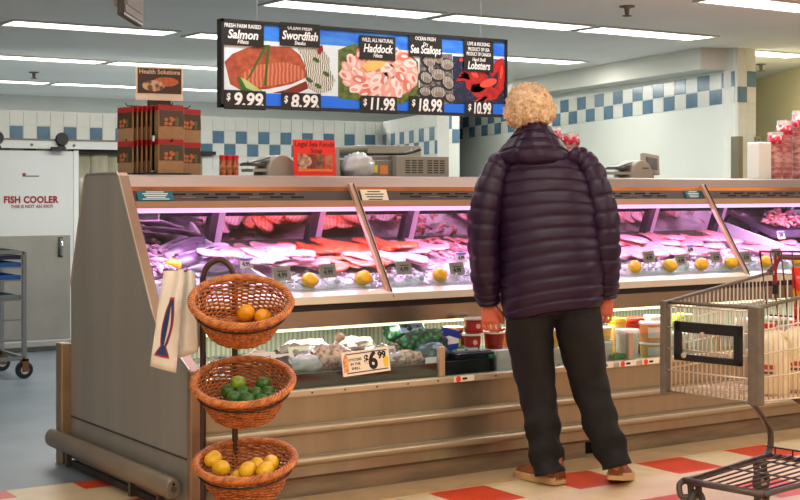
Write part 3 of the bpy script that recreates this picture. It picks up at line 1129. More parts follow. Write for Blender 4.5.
def packet():
    t = thing('seasoning_packet', 'x', 'packet', (0, 0, 0))
    w, h = .128, .158
    b = MB()
    R = []
    for k, (z, th) in enumerate(((0, .001), (.012, .002), (.05, .008), (.1, .007), (.14, .002), (h, .001))):
        R.append([V((-w / 2, -th * .3, z)), V((-w / 4, -th, z)), V((w / 4, -th, z)), V((w / 2, -th * .3, z)), V((w / 2, th * .3, z)), V((w / 4, th, z)), V((-w / 4, th, z)), V((-w / 2, th * .3, z))])
    b.rings(R, PKR)
    b.build('pouch', t, 'auto')
    b = MB()
    b.b2((-w / 2 - .0005, -.0035, h - .023), (w / 2 + .0005, .0035, h + .001), PRED)
    b.build('red_header', t)
    b = MB()
    b.add([(-w * .47, -.0085, .06), (w * .47, -.0085, .06), (w * .47, -.006, h - .024), (-w * .47, -.006, h - .024)], [(0, 1, 2, 3)], PBRN)
    for i in range(9):
        a = i * .7
        cx, cz, rr = .028 * math.cos(a * 2.3), .085 + .014 * math.sin(a * 3.1), .011
        b.add([(cx + rr * math.cos(q * pi / 4), -.0092 - i * .0001, cz + rr * .8 * math.sin(q * pi / 4)) for q in range(8)], [tuple(range(8))], PGRN if i % 4 == 0 else PIC)
    b.build('picture_panel', t)
    return t


pk0 = packet()
first = [True]


def put_packet(loc, rz, label, tilt=0.0):
    if first[0]:
        first[0] = False
        o = pk0
        o.location = loc
        o.rotation_euler = (tilt, 0, rz)
        o['label'] = label
    else:
        o = dup(pk0, loc=loc, rot=(tilt, 0, rz), label=label)
    o['group'] = 'seasoning packets on the counter rack'
    return o


for tier, z in (('upper', .165), ('lower', .006)):
    for i in range(4):
        l = 'front seasoning packet showing its full face on the %s tier of the counter rack' % tier if i == 3 else 'red topped packet partly hidden behind the front packet, %s tier of the rack' % tier
        put_packet((2.70 + .004 * (3 - i), 6.15 - .075 - .022 * i, TOP + z), .06, l)
    for i in range(5):
        put_packet((2.70 - .075 - .021 * i, 6.145 + .004 * i, TOP + z - .002 * i), pi / 2 - pi + .18, 'packet seen edge on, left side of the rack on its %s tier' % tier)
    for i in range(4):
        put_packet((2.70 + .078 + .026 * i, 6.13, TOP + z - .003 * i), .30 if i == 3 else .72, 'packet turned away on the right side of the rack, %s tier' % tier)
cd = thing('header_card', 'brown food picture card standing on top of the packet rack', 'sign', (2.695, 6.125, 1.752))
cd.rotation_euler = (0, 0, -.12)
mb = MB()
mb.b2((-.115, -.002, -.0), (.115, .002, .158), OFFW)
mb.build('card', cd)
mb = MB()
mb.b2((-.106, -.004, .032), (.106, -.002, .15), mat('card_dark_brown', (58, 36, 26), .4))
mb.add([(.0 + .055 * math.cos(a * pi / 8) - .03, -.005, .068 + .026 * math.sin(a * pi / 8)) for a in range(16)], [tuple(range(16))], mat('card_plate', (206, 176, 142), .4, rgb2=(110, 62, 44), kind='voronoi', scale=40))
mb.add([(.03 + .062 * math.cos(a * pi / 8), -.0048, .088 + .022 * math.sin(a * pi / 8)) for a in range(16)], [tuple(range(16))], mat('card_orange', (206, 104, 54), .4, var=.4, scale=40))
mb.build('picture', cd)
text('Health Solutions', .03, mat('tan_print', (226, 196, 160), .5), cd, (0, -.0045, .133), bold=.0004)
# spice jars
j0 = None
for i, (dx, l) in enumerate(((-.034, 'small red lidded spice jar nearest the packet rack'), (0, 'small red lidded spice jar in the middle of three'), (.034, 'small red lidded spice jar farthest from the packet rack'))):
    if j0 is None:
        j0 = j = thing('spice_jar', l, 'jar', (3.056 + dx, 6.12, TOP), 0, 'spice jars on the counter top')
        mb = MB()
        mb.lathe([(.0155, 0), (.0162, .004), (.0162, .068), (.0145, .074), (.0145, .078)], mat('jar_seasoning', (196, 112, 60), .15, rgb2=(150, 60, 40), scale=40), 16)
        mb.build('glass_body', j, 'auto')
        mb = MB()
        mb.lathe([(.0164, .014), (.0164, .05)], mat('jar_label', (226, 170, 110), .5, rgb2=(150, 60, 40), scale=40), 16, cap=False)
        mb.build('paper_label', j, True)
        mb = MB()
        mb.lathe([(.0164, .076), (.0168, .079), (.0168, .096), (.015, .098)], RED, 16)
        mb.build('lid', j, 'auto')
    else:
        dup(j0, loc=(3.056 + dx, 6.12, TOP), label=l)
# red soup sign in its holder
rs = thing('soup_sign', 'bright red counter sign advertising soup', 'sign', (3.51, 6.07, TOP))
rs.rotation_euler = (-.08, 0, .02)
SIGR = mat('fluorescent_red_card', (246, 44, 26), .45)
mb = MB()
mb.b2((-.122, -.003, 0), (.122, .003, .180), SIGR)
mb.build('card', rs)
mb = MB()
for i in range(4):
    a = i * 1.57
    mb.b2((-.1 + .052 * i, -.005, .036), (-.052 + .052 * i, -.003, .108), [mat('soup_photo_pale', (214, 176, 140), .4, rgb2=(120, 70, 50), kind='voronoi', scale=50), mat('soup_photo_red', (140, 54, 34), .4, var=.5, scale=50), mat('soup_photo_dark', (70, 40, 30), .4, rgb2=(170, 110, 70), scale=40), mat('soup_photo_tan', (190, 130, 90), .4, rgb2=(200, 60, 50), scale=30)][i])
mb.add([(-.062 + .042 * math.cos(a * pi / 8), -.006, .074 + .03 * math.sin(a * pi / 8)) for a in range(16)], [tuple(range(16))], mat('soup_bowl_print', (222, 190, 156), .4, rgb2=(150, 100, 80), scale=60))
mb.b2((-.1, -.005, .022), (.1, -.003, .034), mat('orange_band', (250, 130, 40), .5))
mb.build('picture', rs)
DRD = mat('deep_red_print', (130, 10, 14), .5)
text('Legal Sea Foods', .036, DRD, rs, (0, -.0034, .158), bold=.0006, shear=.1)
text('Soup', .034, DRD, rs, (.01, -.0034, .126), bold=.0006, shear=.1)
mb = MB()
mb.b2((.118, .004, 0), (.15, .05, .14), mat('scale_back_grey', (150, 150, 142), .5))
mb.b2((-.1, .0045, 0), (.118, .02, .06), mat('scale_back_grey', ()))
mb.build('holder', rs)


def scale_(name, label, loc, disp=True):
    t = thing(name, label, 'scale', loc)
    G = mat('scale_grey_tan', (168, 162, 150), .45)
    b = MB()
    pf = [(0, 0)] + [(.0 + .085 + .085 * -math.cos(a), .105 * math.sin(a)) for a in [pi * i / 12 for i in range(1, 12)]] + [(.17, 0)]
    b.prism([(x - .085, z) for x, z in pf], 'y', -.07, .09, G)
    b.build('housing', t, 'auto', bevel=.004)
    b = MB()
    b.b2((-.16, -.05, .02), (-.07, .07, .035), G)
    b.b2((-.175, -.03, .05), (-.06, .06, .062), mat('scale_dark_tray', (92, 92, 88), .4))
    b.bar((-.17, 0, .062), (-.06, 0, .092), .1, .008, mat('scale_dark_tray', ()))
    b.build('label_tray', t)
    if disp:
        b = MB()
        R = Matrix.Rotation(-.18, 3, 'X') @ Matrix.Rotation(.12, 3, 'Y')
        b.box((.155, .03, .085), (.13, .03, .12), mat('display_tan', (160, 148, 134), .45), R)
        b.b2((.12, .01, 0), (.17, .07, .05), mat('display_tan', ()))
        d = b.build('display_head', t, bevel=.004)
        b = MB()
        b.box((.155, .013, .088), (.085, .004, .07), mat('display_screen', (58, 62, 66), .2), R)
        b.build('screen', d)
        b = MB()
        b.b2((.0, -.0712, .055), (.05, -.070, .061), TXTB)
        b.build('maker_mark', t)
    return t


scale_('label_scale', 'grey deli scale with tilted screen at the right end of the counter top', (5.735, 6.15, TOP))
scale_('label_scale', 'grey rounded deli scale half hidden behind the red soup sign', (3.37, 6.22, TOP), False)
# wrapping machine
wm = thing('wrapping_machine', 'grey vented film wrapping machine on the counter top', 'machine', (4.01, 6.19, TOP))
WG = mat('machine_grey', (150, 148, 138), .42, .2)
mb = MB()
mb.b2((.0, -.10, 0), (.335, .12, .108), WG)
mb.b2((-.33, -.06, 0), (.0, .12, .085), mat('machine_dark_grey', (124, 124, 112), .45))
mb.build('housing', wm, bevel=.004)
mb = MB()
mb.b2((-.12, .085, .085), (.28, .115, .168), WG)
mb.build('back_plate', wm, bevel=.003)
for k in range(2):
    mb = MB()
    for i in range(3):
        for q in range(6):
            mb.b2((.055 + k * .14 + i * .04, -.1015, .018 + q * .0125), (.085 + k * .14 + i * .04, -.0995, .024 + q * .0125), mat('vent_slot', (40, 40, 36), .7))
    mb.build('vent_slots', wm)
mb = MB()
mb.cyl((-.36, .05, .125), (-.10, .05, .142), .026, mat('roller_green_grey', (104, 108, 96), .4), 14)
mb.build('film_roller', wm, 'auto')
mb = MB()
mb.b2((-.125, -.064, .02), (-.095, -.0605, .058), mat('yellow_label', (240, 216, 60), .5))
mb.b2((-.08, -.064, .012), (-.03, -.0605, .058), mat('orange_label', (232, 140, 70), .5))
mb.build('stickers', wm)
gr = thing('tongs', 'black tongs lying on top of the grey wrapping machine', 'tongs', (3.99, 6.15, TOP + .110))
mb = MB()
for sg_ in (-1, 1):
    mb.tube(catmull([(-.14, 0, .006), (0, .01 * sg_, .008), (.08, .03 * sg_, .010), (.15, .012 * sg_, .02), (.19, .035 * sg_, .035)], 5), .010, BLACK, 6, flat=.8)
mb.build('arms', gr, True)
# plastic bag
pb = MB()


def crump(p, q):
    n = noise.noise(p * 3.3 + V((4, 1, 2))) * .22 + noise.noise(p * 8) * .12
    z = q * (1 + n)
    return V((z.x, z.y, max(z.z, -.045)))


pb.ell((0, 0, .045), (.085, .07, .075), mat('clear_crinkled_bag', (226, 230, 234), .12, trans=.35, bump=.3, scale=30), 28, 18, fn=crump)
o = pb.build('plastic_bag', None, True)
o.location = (3.772, 6.09, TOP)
tag(o, 'crumpled clear plastic bag on the counter top left of the machine', 'bag')


def sleeve(label, x, y, h, r=.05):
    t = thing('cup_sleeve', label, 'cups', (x, y, TOP), group='stacks of cups in printed sleeves')
    b = MB()
    pr = [(r * .8, 0)]
    z = .004
    while z < h * .82:
        pr += [(r * .97, z), (r * 1.0, z + .006), (r * .95, z + .008)]
        z += .011
    pr.append((r * .9, h * .82))
    b.lathe(pr, mat('cup_pink_paper', (214, 168, 160), .35, rgb2=(168, 88, 92), scale=14, stretch=(1, 1, 3), lo=.4, hi=.62), 20)
    b.build('cups', t, 'auto')
    b = MB()
    R = random.Random(int(x * 1000))
    rr = []
    for k, (q, zz) in enumerate(((1.03, h * .75), (1.06, h * .84), (.95, h * .93), (1.0, h))):
        rr.append([V((r * q * (1 + R.uniform(-.06, .06)) * math.cos(2 * pi * i / 18), r * q * (1 + R.uniform(-.06, .06)) * math.sin(2 * pi * i / 18), zz + R.uniform(-.004, .004))) for i in range(18)])
    b.rings(rr[:3], mat('sleeve_red_print', (196, 40, 66), .25, rgb2=(230, 200, 206), scale=26, lo=.35, hi=.5), cap=True)
    b.rings([[p + V((0, 0, .002)) for p in q] for q in rr[2:]], mat('sleeve_clear', (226, 216, 216), .15, trans=.4), cap=False)
    b.build('plastic_sleeve', t, True)


sleeve('shortest sleeve of pink cups, next to the white block', 6.93, 6.13, .295)
sleeve('middle sized sleeve of pink cups at the right end of the counter', 7.06, 6.17, .375)
sleeve('tallest sleeve of pink cups, cut by the right picture edge', 7.185, 6.15, .44)
sleeve('sleeve of pink cups beside the person shoulder, the lower of two', 5.285, 6.2, .255, .052)
sleeve('sleeve of pink cups behind the person hood, the taller of two', 5.17, 6.22, .29, .05)
mb = MB()
mb.b2((-.058, -.05, 0), (.058, .05, .232), mat('white_block', (238, 236, 228), .5))
o = mb.build('carton', bevel=.006)
o.location = (6.805, 6.15, TOP)
tag(o, 'plain white carton standing left of the pink cup sleeves', 'carton')
# ------------------------------------------------------------------ fish on ice
SLOPE = math.atan(DSL)
RS = Matrix.Rotation(SLOPE, 4, 'X')


def DK(u, v, up=0.0):
    r = ray(u, v)
    t = (DZ0 + up - DY0 * DSL - EYE) / (r.z - DSL * r.y)
    return V((0, 0, EYE)) + r * t


def on_deck(o, p, yaw, roll=0.0, pitch=0.0, s=1.0):
    M = RS @ Matrix.Rotation(yaw, 4, 'Z') @ Matrix.Rotation(roll, 4, 'Y') @ Matrix.Rotation(pitch, 4, 'X')
    o.location = p
    o.rotation_euler = M.to_euler()
    o.scale = (s, s, s)
    return o


ICE = mat('crushed_ice', (240, 238, 244), .2, bump=.9, scale=60, trans=.15, var=.12)
for xa, xb, wh in ((X0 + .06, 3.025, 'left end bay'), (3.045, 4.83, 'bay beside the salmon'), (4.85, 6.66, 'bay right of the person'), (6.70, X1 - .02, 'rightmost bay')):
    nx, ny = int((xb - xa) / .022), 26
    vs, fs = [], []
    for i in range(nx + 1):
        for k in range(ny + 1):
            x = xa + (xb - xa) * i / nx
            y = 5.645 + .72 * k / ny
            z = dz(y) + .012 + .022 * (noise.noise(V((x * 16, y * 16, 0))) + .6 * noise.noise(V((x * 40, y * 40, 3)))) + (.018 if k < 5 else .0)
            if k in (0, ny) or i in (0, nx):
                z = dz(y) + .002
            vs.append((x, y, max(z, dz(y) + .002)))
    for i in range(nx):
        for k in range(ny):
            a = i * (ny + 1) + k
            fs.append((a, a + ny + 1, a + ny + 2, a + 1))
    b = MB()
    b.add(vs, fs, ICE)
    o = b.build('crushed_ice', None, True, off=((xa + xb) / 2, 6, .9))
    tag(o, 'bed of crushed ice under the fish in the ' + wh, 'ice', kind='stuff')
# loose ice chips along the front
for xa, xb, wh in ((3.05, 4.8, 'beside the salmon'), (4.86, 6.6, 'right of the person')):
    b = MB()
    R = random.Random(5)
    for i in range(300):
        x, y = R.uniform(xa, xb), 5.65 + abs(R.gauss(0, .07))
        r = R.uniform(.006, .016)
        b.ell((x, y, dz(y) + .035 + R.uniform(-.008, .006)), (r, r * R.uniform(.5, 1), r * R.uniform(.5, .9)), ICE, 6, 4, Matrix.Rotation(R.uniform(0, 3), 3, 'Z'))
    o = b.build('ice_chips', None, False, off=((xa + xb) / 2, 5.7, .9))
    tag(o, 'loose ice chips along the front edge ' + wh, 'ice', kind='stuff')


def fillet(name, mt, L, W, T, seed, tail=.35, notch=0.0):
    R = random.Random(seed)
    b = MB()
    rr = []
    n = 16
    cv = R.uniform(-.04, .04)
    for i in range(n + 1):
        t = i / n
        w = W * (min(1, t / .10) ** .5) * (1 - (1 - tail) * max(0, (t - .35) / .65) ** 1.3) * (1 - .0 * t)
        if t > .93:
            w *= (1 - (t - .93) / .07 * .6)
        w *= 1 + .05 * noise.noise(V((seed, t * 6, 0)))
        h = T * (min(1, t / .12) ** .5) * (1 - .55 * t)
        y = L * (t - .5)
        ox = cv * math.sin(pi * t) * 2
        ring = []
        for k in range(12):
            a = 2 * pi * k / 12
            xx = math.cos(a)
            zz = math.sin(a)
            z = h * (abs(zz) ** .6) * (1 if zz > 0 else -.15)
            if zz > .5:
                z -= T * .22 * math.exp(-(xx / .25) ** 2)
            z += .25 * T * noise.noise(V((seed * 3.1 + xx * 2, t * 7, zz)))
            ring.append(V((ox + w / 2 * xx * (abs(xx) ** -.2 if abs(xx) > .05 else 1), y, z + .004 + .01 * math.sin(t * 5 + seed))))
        rr.append(ring)
    b.rings(rr, mt)
    return b.build(name, None, True, sub=1)


FW = mat('white_fish_flesh', (238, 198, 202), .2, rgb2=(226, 156, 166), kind='wave', scale=22, stretch=(.6, 1, .2), sub=.15, lo=.15, hi=.6)
FP = mat('pink_fish_flesh', (240, 170, 172), .25, rgb2=(224, 122, 132), kind='wave', scale=18, stretch=(.6, 1, .2), sub=.15, lo=.2, hi=.7)
FS = mat('salmon_flesh', (240, 92, 50), .25, rgb2=(246, 140, 96), kind='wave', scale=24, stretch=(.5, 1, .2), sub=.15, lo=.1, hi=.3)
FS2 = mat('pale_salmon_flesh', (244, 140, 96), .25, rgb2=(246, 176, 146), kind='wave', scale=24, stretch=(.5, 1, .2), sub=.1, lo=.2, hi=.5)
FD = mat('rosy_fish_flesh', (222, 110, 116), .25, rgb2=(240, 176, 176), kind='wave', scale=16, stretch=(.6, 1, .2), sub=.1, lo=.2, hi=.6)
protos = {}


def put(kind, spec, p, yaw, label, group, cat='fish fillet', name='fish_fillet', roll=0, pitch=0, s=1.0):
    L_ = protos.setdefault(kind, [])
    if len(L_) < 3:
        o = fillet(name, *spec, seed=len(L_) + len(protos) * 7, **({}))
        L_.append(o)
    else:
        o = dup(L_[rnd.randrange(3)])
    ex = p.z - dz(p.y)
    y2 = max(p.y + .10, 5.905 + rnd.uniform(0, .03))
    p = V((p.x, y2, dz(y2) + ex))
    on_deck(o, p, yaw, roll, pitch, s * .80)
    return tag(o, label, cat, group)


W_ = (FW, .32, .19, .024)
G = 'white fish fillets on the ice'
for i, (u, v, yw) in enumerate(((262, 262, .5), (285, 259, .55), (300, 262, .6), (318, 268, .7), (296, 272, .55), (274, 271, .4), (312, 280, .75), (334, 276, .7), (266, 280, .5))):
    put('w', W_, DK(u, v, .03 + .010 * i), yw, 'pale white fish fillet heaped on the ice left of the salmon', G)
G = 'orange salmon fillets'
S_ = (FS, .34, .21, .032)
for i, (u, v, yw, l) in enumerate(((303, 256, .85, 'orange salmon fillet at the left of the salmon group, skin dark beside it'), (335, 257, .9, 'large folded orange salmon fillet in the middle of the salmon group'),
                                   (352, 254, .7, 'orange salmon fillet highest at the back of the salmon group'), (368, 262, .8, 'orange salmon fillet behind the glass mullion'))):
    put('s', S_, DK(u, v, .045 + .006 * i), yw, l, G, 'salmon fillet', 'salmon_fillet')
for i, (u, v, yw) in enumerate(((338, 272, 1.1), (356, 272, 1.0), (372, 270, 1.0), (388, 268, .9), (392, 274, .9))):
    put('s2', (FS2, .30, .18, .024), DK(u, v, .035 + .006 * i), yw, 'pale orange salmon piece in front of the bright salmon fillets', G, 'salmon fillet', 'salmon_fillet')
G = 'pink fillets between the salmon and the person'
for i, (u, v, yw) in enumerate(((398, 262, .9), (408, 257, .8), (418, 264, .9), (432, 270, .9), (415, 274, .8), (446, 276, .9), (400, 275, 1.0), (430, 279, .8))):
    put('w2', (FW, .30, .18, .024), DK(u, v, .03 + .006 * i), yw, 'pale pink fillet piled between the mullion and the person', G)
G = 'rosy fish strips beside the person'
for i in range(26):
    u, v = 425 + (i % 9) * 6.5 + rnd.uniform(-3, 3), 247 + (i // 9) * 7 + rnd.uniform(-2, 2)
    put('d', (FD, .13, .045, .018), DK(u, v, .035 + .004 * (i % 4)), rnd.uniform(.2, 2.0), 'small rosy fish strip in the pile left of the person', G, 'fish strip', 'fish_strip')
G = 'pink fillets right of the person'
for i in range(30):
    row, k = divmod(i, 10)
    u = 528 + k * 21 + row * 6 + rnd.uniform(-4, 4)
    v = 249 + row * 8.5 + rnd.uniform(-2, 2) - (0 if k < 6 else .8)
    kind = ('p', (FP, .32, .18, .024)) if (i * 7) % 5 < 3 else ('w3', (FW, .32, .18, .024))
    put(kind[0], kind[1], DK(u, v, .045 - .004 * row + .004 * (k % 3)), .8 + rnd.uniform(-.3, .3), 'pink fish fillet in the long pile right of the person', G)
G = 'pink fillets at the right end'
for i, (u, v, yw) in enumerate(((762, 244, .8), (776, 248, .9), (790, 246, .7), (784, 256, .9), (798, 254, .8), (770, 257, .9), (812, 250, .8), (796, 262, .9), (826, 258, .8), (850, 255, .9))):
    put('p', None, DK(u, v, .03 + .005 * (i % 3)), yw, 'pink fillet at the right end of the case beyond the divider', G)
# rows further back on the deck, mirrored in the rear doors
for i in range(46):
    x = X0 + .7 + i * .112
    if abs(x - 6.68) < .16 or x > 6.8:
        continue
    kind = 's' if 3.35 < x < 4.1 else 'd' if 4.25 < x < 4.7 else 'p' if x > 4.9 and i % 3 else 'w'
    spec = None
    put(kind, spec, V((x + rnd.uniform(-.03, .03), 6.05 + rnd.uniform(-.03, .05), dz(6.15) + .03 + .012 * (i % 3))), .4 + rnd.uniform(-.4, .4), {'s': 'salmon fillet in the back row against the mirrored doors', 'd': 'rosy fish strip in the back row against the mirrored doors'}.get(kind, 'pale fillet in the back row against the mirrored doors'), 'fish in the back row', {'s': 'salmon fillet'}.get(kind, 'fish fillet'))
# dividers
DIV = mat('mauve_white_divider', (240, 234, 244), .3)
for x, l, hh in ((3.035, 'white divider panel beside the whole fish at the left', .075), (6.68, 'white divider panel before the rightmost bay', .115)):
    b = MB()
    b.prism([(5.66, dz(5.66)), (6.36, dz(6.36)), (6.36, dz(6.36) + hh), (6.30, dz(6.30) + hh), (5.70, dz(5.7) + hh * .7), (5.66, dz(5.66) + .02)], 'x', -.009, .009, DIV)
    o = b.build('divider_panel', None, bevel=.003)
    o.location = (x, 0, 0)
    for v_ in o.data.vertices:
        v_.co.y -= 6
        v_.co.z -= dz(6)
    o.location = (x, 6, dz(6))
    tag(o, l, 'divider')
# whole silver fish
SILV = mat('silver_fish_skin', (224, 210, 224), .22, .15, rgb2=(120, 106, 132), scale=5, stretch=(5, .6, 1), lo=.42, hi=.58)


def whole_fish():
    t = thing('whole_fish', 'x', 'fish')
    b = MB()
    rr = []
    for i in range(15):
        q = i / 14
        w = .030 * math.sin(pi * min(1, q * 1.02) ** .62) + .004
        h = .042 * math.sin(pi * min(1, q * 1.02) ** .62) + .003
        rr.append([V((w * math.cos(a), -.19 + .36 * q, .03 + h * math.sin(a) * .8)) for a in [2 * pi * k / 12 for k in range(12)]])
    b.rings(rr, SILV)
    b.build('body', t, True)
    b = MB()
    b.prism([(.16, .03), (.225, .065), (.205, .03), (.225, -.002)], 'x', -.002, .002, mat('fin_grey', (120, 108, 126), .35))
    b.prism([(-.06, .06), (.0, .085), (.04, .058)], 'x', -.0015, .0015, mat('fin_grey', ()))
    b.build('fins', t)
    b = MB()
    for sx in (-1, 1):
        b.ell((.018 * sx, -.165, .036), (.005, .006, .006), TXTB, 8, 6)
    b.build('eyes', t, True)
    return t


wf = whole_fish()
for i, (u, v, yw) in enumerate(((196, 244, 2.05), (187, 250, 2.0), (200, 254, 1.95), (180, 257, 2.1), (206, 262, 1.9), (190, 266, 2.0), (172, 247, 2.1), (212, 272, 1.85))):
    o = wf if i == 0 else dup(wf)
    on_deck(o, DK(u, v, .03 + .006 * (i % 3)), yw, .9 if i % 2 else -.9)
    tag(o, 'silver whole fish laid slanting on the ice in the left end bay', 'fish', 'whole silver fish in the left bay')
# squid
SQ = mat('squid_flesh', (236, 214, 216), .2, rgb2=(190, 140, 160), scale=18, sub=.2)


def squid(seed):
    R = random.Random(seed)
    t = thing('squid', 'x', 'squid')
    b = MB()
    b.tube(catmull([(0, -.0, .02), (0, .06, .024), (0, .12, .02), (0, .15, .014)], 4), [.010, .016, .019, .021, .021, .021, .02, .018, .016, .012, .008, .006, .003], SQ, 10, flat=.7)
    b.build('mantle', t, True)
    for k in range(6):
        b = MB()
        a = R.uniform(-.6, .6)
        P = [(0, 0, .02), (.03 * math.sin(a), -.035, .02), (.06 * math.sin(a) + R.uniform(-.02, .02), -.07, .012 + R.uniform(0, .015)), (.05 * math.sin(a) + R.uniform(-.04, .04), -.10, .008)]
        pp = catmull(P, 4)
        b.tube(pp, [.006 - .0042 * i / (len(pp) - 1) for i in range(len(pp))], SQ, 6)
        b.build('tentacle', t, True)
    return t


sq = [squid(1), squid(2)]
for i in range(22):
    u, v = 143 + (i % 5) * 7.0 + rnd.uniform(-3, 3) + (i // 5) * 3.2, 251 + (i // 5) * 10.5 + rnd.uniform(-3, 3)
    o = sq[i] if i < 2 else dup(sq[i % 2])
    q = DK(u, v, .022 + .008 * (i % 3))
    q.x = max(q.x, X0 + .20)
    on_deck(o, q, rnd.uniform(-1.2, 1.2) + (pi if i % 2 else 0), rnd.uniform(-.3, .3), 0, .85)
    tag(o, 'small pale squid in the heap at the far left of the case', 'squid', 'squid in the left bay')
# lemons
LEMS = mat('lemon_skin', (242, 190, 40), .35, bump=.25, scale=90, var=.08)


def lemon_mesh(name='lemon', mt=None, r=.033, L=.043, nip=True):
    b = MB()
    rr = []
    for i in range(13):
        t = -1 + 2 * i / 12
        rad = r * math.sqrt(max(0, 1 - abs(t) ** 2.2)) if nip else r * math.sqrt(max(0, 1 - t * t))
        if nip and abs(t) > .8:
            rad = max(rad * .85, r * .16 * (1 - abs(t)) / .2 + .002)
        rr.append([V((L * t, max(rad, .001) * math.cos(2 * pi * k / 16), max(rad, .001) * math.sin(2 * pi * k / 16))) for k in range(16)])
    b.rings(rr, mt or LEMS)
    return b.build(name, None, True)


lm = lemon_mesh()
lem = [(310, 282, .3, 'lemon at the front edge under the leftmost price tag'), (363, 280, 2.2, 'lemon at the front edge left of the mullion foot'), (440, 280, .4, 'lemon at the front edge below the pink fillets, left of the person'),
       (635, 272, .5, 'lemon nearest the person right side on the ice'), (670, 272, -.4, 'second lemon from the person on the ice front'), (702, 270, .2, 'third lemon from the person, just before the right mullion'),
       (731, 266, .1, 'lemon touching the right mullion foot'), (173, 266, .2, 'lemon on the squid above the hanging fish bags'), (766, 264, .3, 'lemon showing through the cart seat flap'), (797, 262, .2, 'lemon at the right picture edge')]
for i, (u, v, a, l) in enumerate(lem):
    o = lm if i == 0 else dup(lm)
    q = DK(u, v, .055)
    if i not in (7,):
        q = Yp(u, v, 5.655)
        q.z = max(q.z, dz(5.655) + .045)
    o.location = q
    o.rotation_euler = (.3, .2, a)
    o.scale = (1.05,) * 3
    tag(o, l, 'lemon', 'lemons on the ice')
# price tags
TAGC = mat('grey_tan_tag', (176, 158, 150), .5)


def ptag(u, v, w, h, label, white=False, y=5.73):
    q = Yp(u, v, y)
    t = thing('price_tag', label, 'price tag', (q.x, q.y, dz(y) + .02), 0.12, 'price tags on the fish')
    up = q.z - (dz(y) + .02)
    R = Matrix.Rotation(-.25, 3, 'X')
    b = MB()
    b.box((0, 0, up), (w, .002, h), OFFW if white else TAGC, R)
    if not white:
        b.box((0, .001, up), (w + .006, .001, h + .006), mat('tag_edge', (206, 190, 178), .5), R)
    b.build('card', t)
    b = MB()
    b.cyl((0, .006, 0), (0, .004, up), .002, STEELD, 6)
    b.build('stem', t)
    b = MB()
    if white:
        b.box((0, -.002, up + h * .36), (w * .96, .001, h * .16), mat('blue_print', (70, 90, 190), .5), R)
    b.box((0, -.002, up + h * .22), (w * .6, .001, h * .06), TXTB, R)
    if white or not white:
        b.build('print_rule', t)
    text('4.99', h * .52, TXTB, t, (0, -.0035, up - h * .10), (pi / 2 - .25, 0, 0), bold=.001)


for u, v, l in ((282, 274, 'small grey price tag over the white fillets, leftmost of the grey tags'), (328, 271, 'grey price tag in front of the salmon'), (404, 268, 'tilted grey price tag right of the left mullion'),
                (457, 269, 'grey price tag nearest the person left arm'), (649, 257, 'grey price tag nearest the person right arm'), (681, 260, 'grey price tag second right of the person'),
                (716, 257, 'grey price tag just left of the right mullion'), (746, 257, 'grey price tag just right of the right mullion'), (777, 254, 'grey price tag above the cart seat flap'), (241, 281, 'grey price tag half hidden by the top basket')):
    ptag(u, v, .094, .060, l, False, 5.69)
for u, v, l in ((246, 263, 'white price card with a blue header left of the white fillets'), (690, 249, 'white price card among the pink fillets'), (781, 235, 'white price card hung on the shrimp bowl'), (461, 257, 'white price card beside the rosy strips')):
    ptag(u, v, .075, .05, l, True, 5.95 if u > 700 else 5.85)
bt = thing('hanging_price_frame', 'black framed card hung inside the glass at the upper left', 'sign', Yp(146, 214.5, 6.0))
b = MB()
b.box((0, 0, 0), (.13, .006, .062), mat('mauve_frame', (110, 92, 102), .5))
b.box((0, -.004, 0), (.115, .004, .048), mat('dark_card', (20, 14, 16), .8))
b.build('card', bt)
b = MB()
b.bar((-.06, .0, .0), (-.06, .0, .06), .004, .004, STEELD, up=(0, 1, 0))
b.bar((.06, .0, .0), (.06, .0, .06), .004, .004, STEELD, up=(0, 1, 0))
b.build('hanger', bt)
# shrimp tray at the right
st = thing('raised_shrimp_tray', 'long dark tray of shrimp raised at the right end of the case', 'tray', (7.14, 6.24, 0))
b = MB()
TRM = mat('mauve_steel_tray', (110, 100, 122), .3, .6)
b.prism([(-.20, 1.05), (.10, 1.16), (.10, 1.15), (-.20, 1.035)], 'x', -.33, .8, TRM)
b.b2((-.33, -.21, 1.03), (.8, -.19, 1.075), TRM)
b.prism([(-.20, 1.03), (.10, 1.15), (.10, 1.175), (-.20, 1.07)], 'x', -.335, -.325, TRM)
b.build('pan', st)
b = MB()
b.b2((-.3, -.02, .95), (-.27, .02, 1.10), TRM)
b.b2((.7, -.02, .95), (.73, .02, 1.10), TRM)
b.build('foot', st)
SHR = mat('shrimp_flesh', (244, 190, 186), .3, rgb2=(226, 120, 110), scale=40, sub=.1)
b = MB()
pts = [(.022 * math.cos(a), .022 * math.sin(a), 0) for a in [.2 + 4.2 * i / 9 for i in range(10)]]
b.tube(pts, [.003, .006, .008, .009, .0095, .0095, .009, .008, .006, .004], SHR, 8)
b.poly([(pts[0][0], pts[0][1], 0), (pts[0][0] + .012, pts[0][1] - .012, .004), (pts[0][0] - .004, pts[0][1] - .016, -.003)], SHR)
s0 = b.build('shrimp', None, True)
for i in range(46):
    o = s0 if i == 0 else dup(s0)
    x, y = 6.86 + rnd.random() * .42, 6.08 + rnd.random() * .2
    o.location = (x, y, 1.055 + (y - 6.04) * .37 + .02 + rnd.uniform(0, .035) * (1 - abs(x - 7.07) / .25 * .5))
    o.rotation_euler = (rnd.uniform(-.6, .9), rnd.uniform(-.6, .6), rnd.uniform(0, 6.28))
    o.scale = (1.15,) * 3
    tag(o, 'peeled pink shrimp in the heap on the raised tray', 'shrimp', 'shrimp on the raised tray')
# ------------------------------------------------------------------ lower bunker goods
def tp(u, v, y):
    return Yp(u, v, y).x


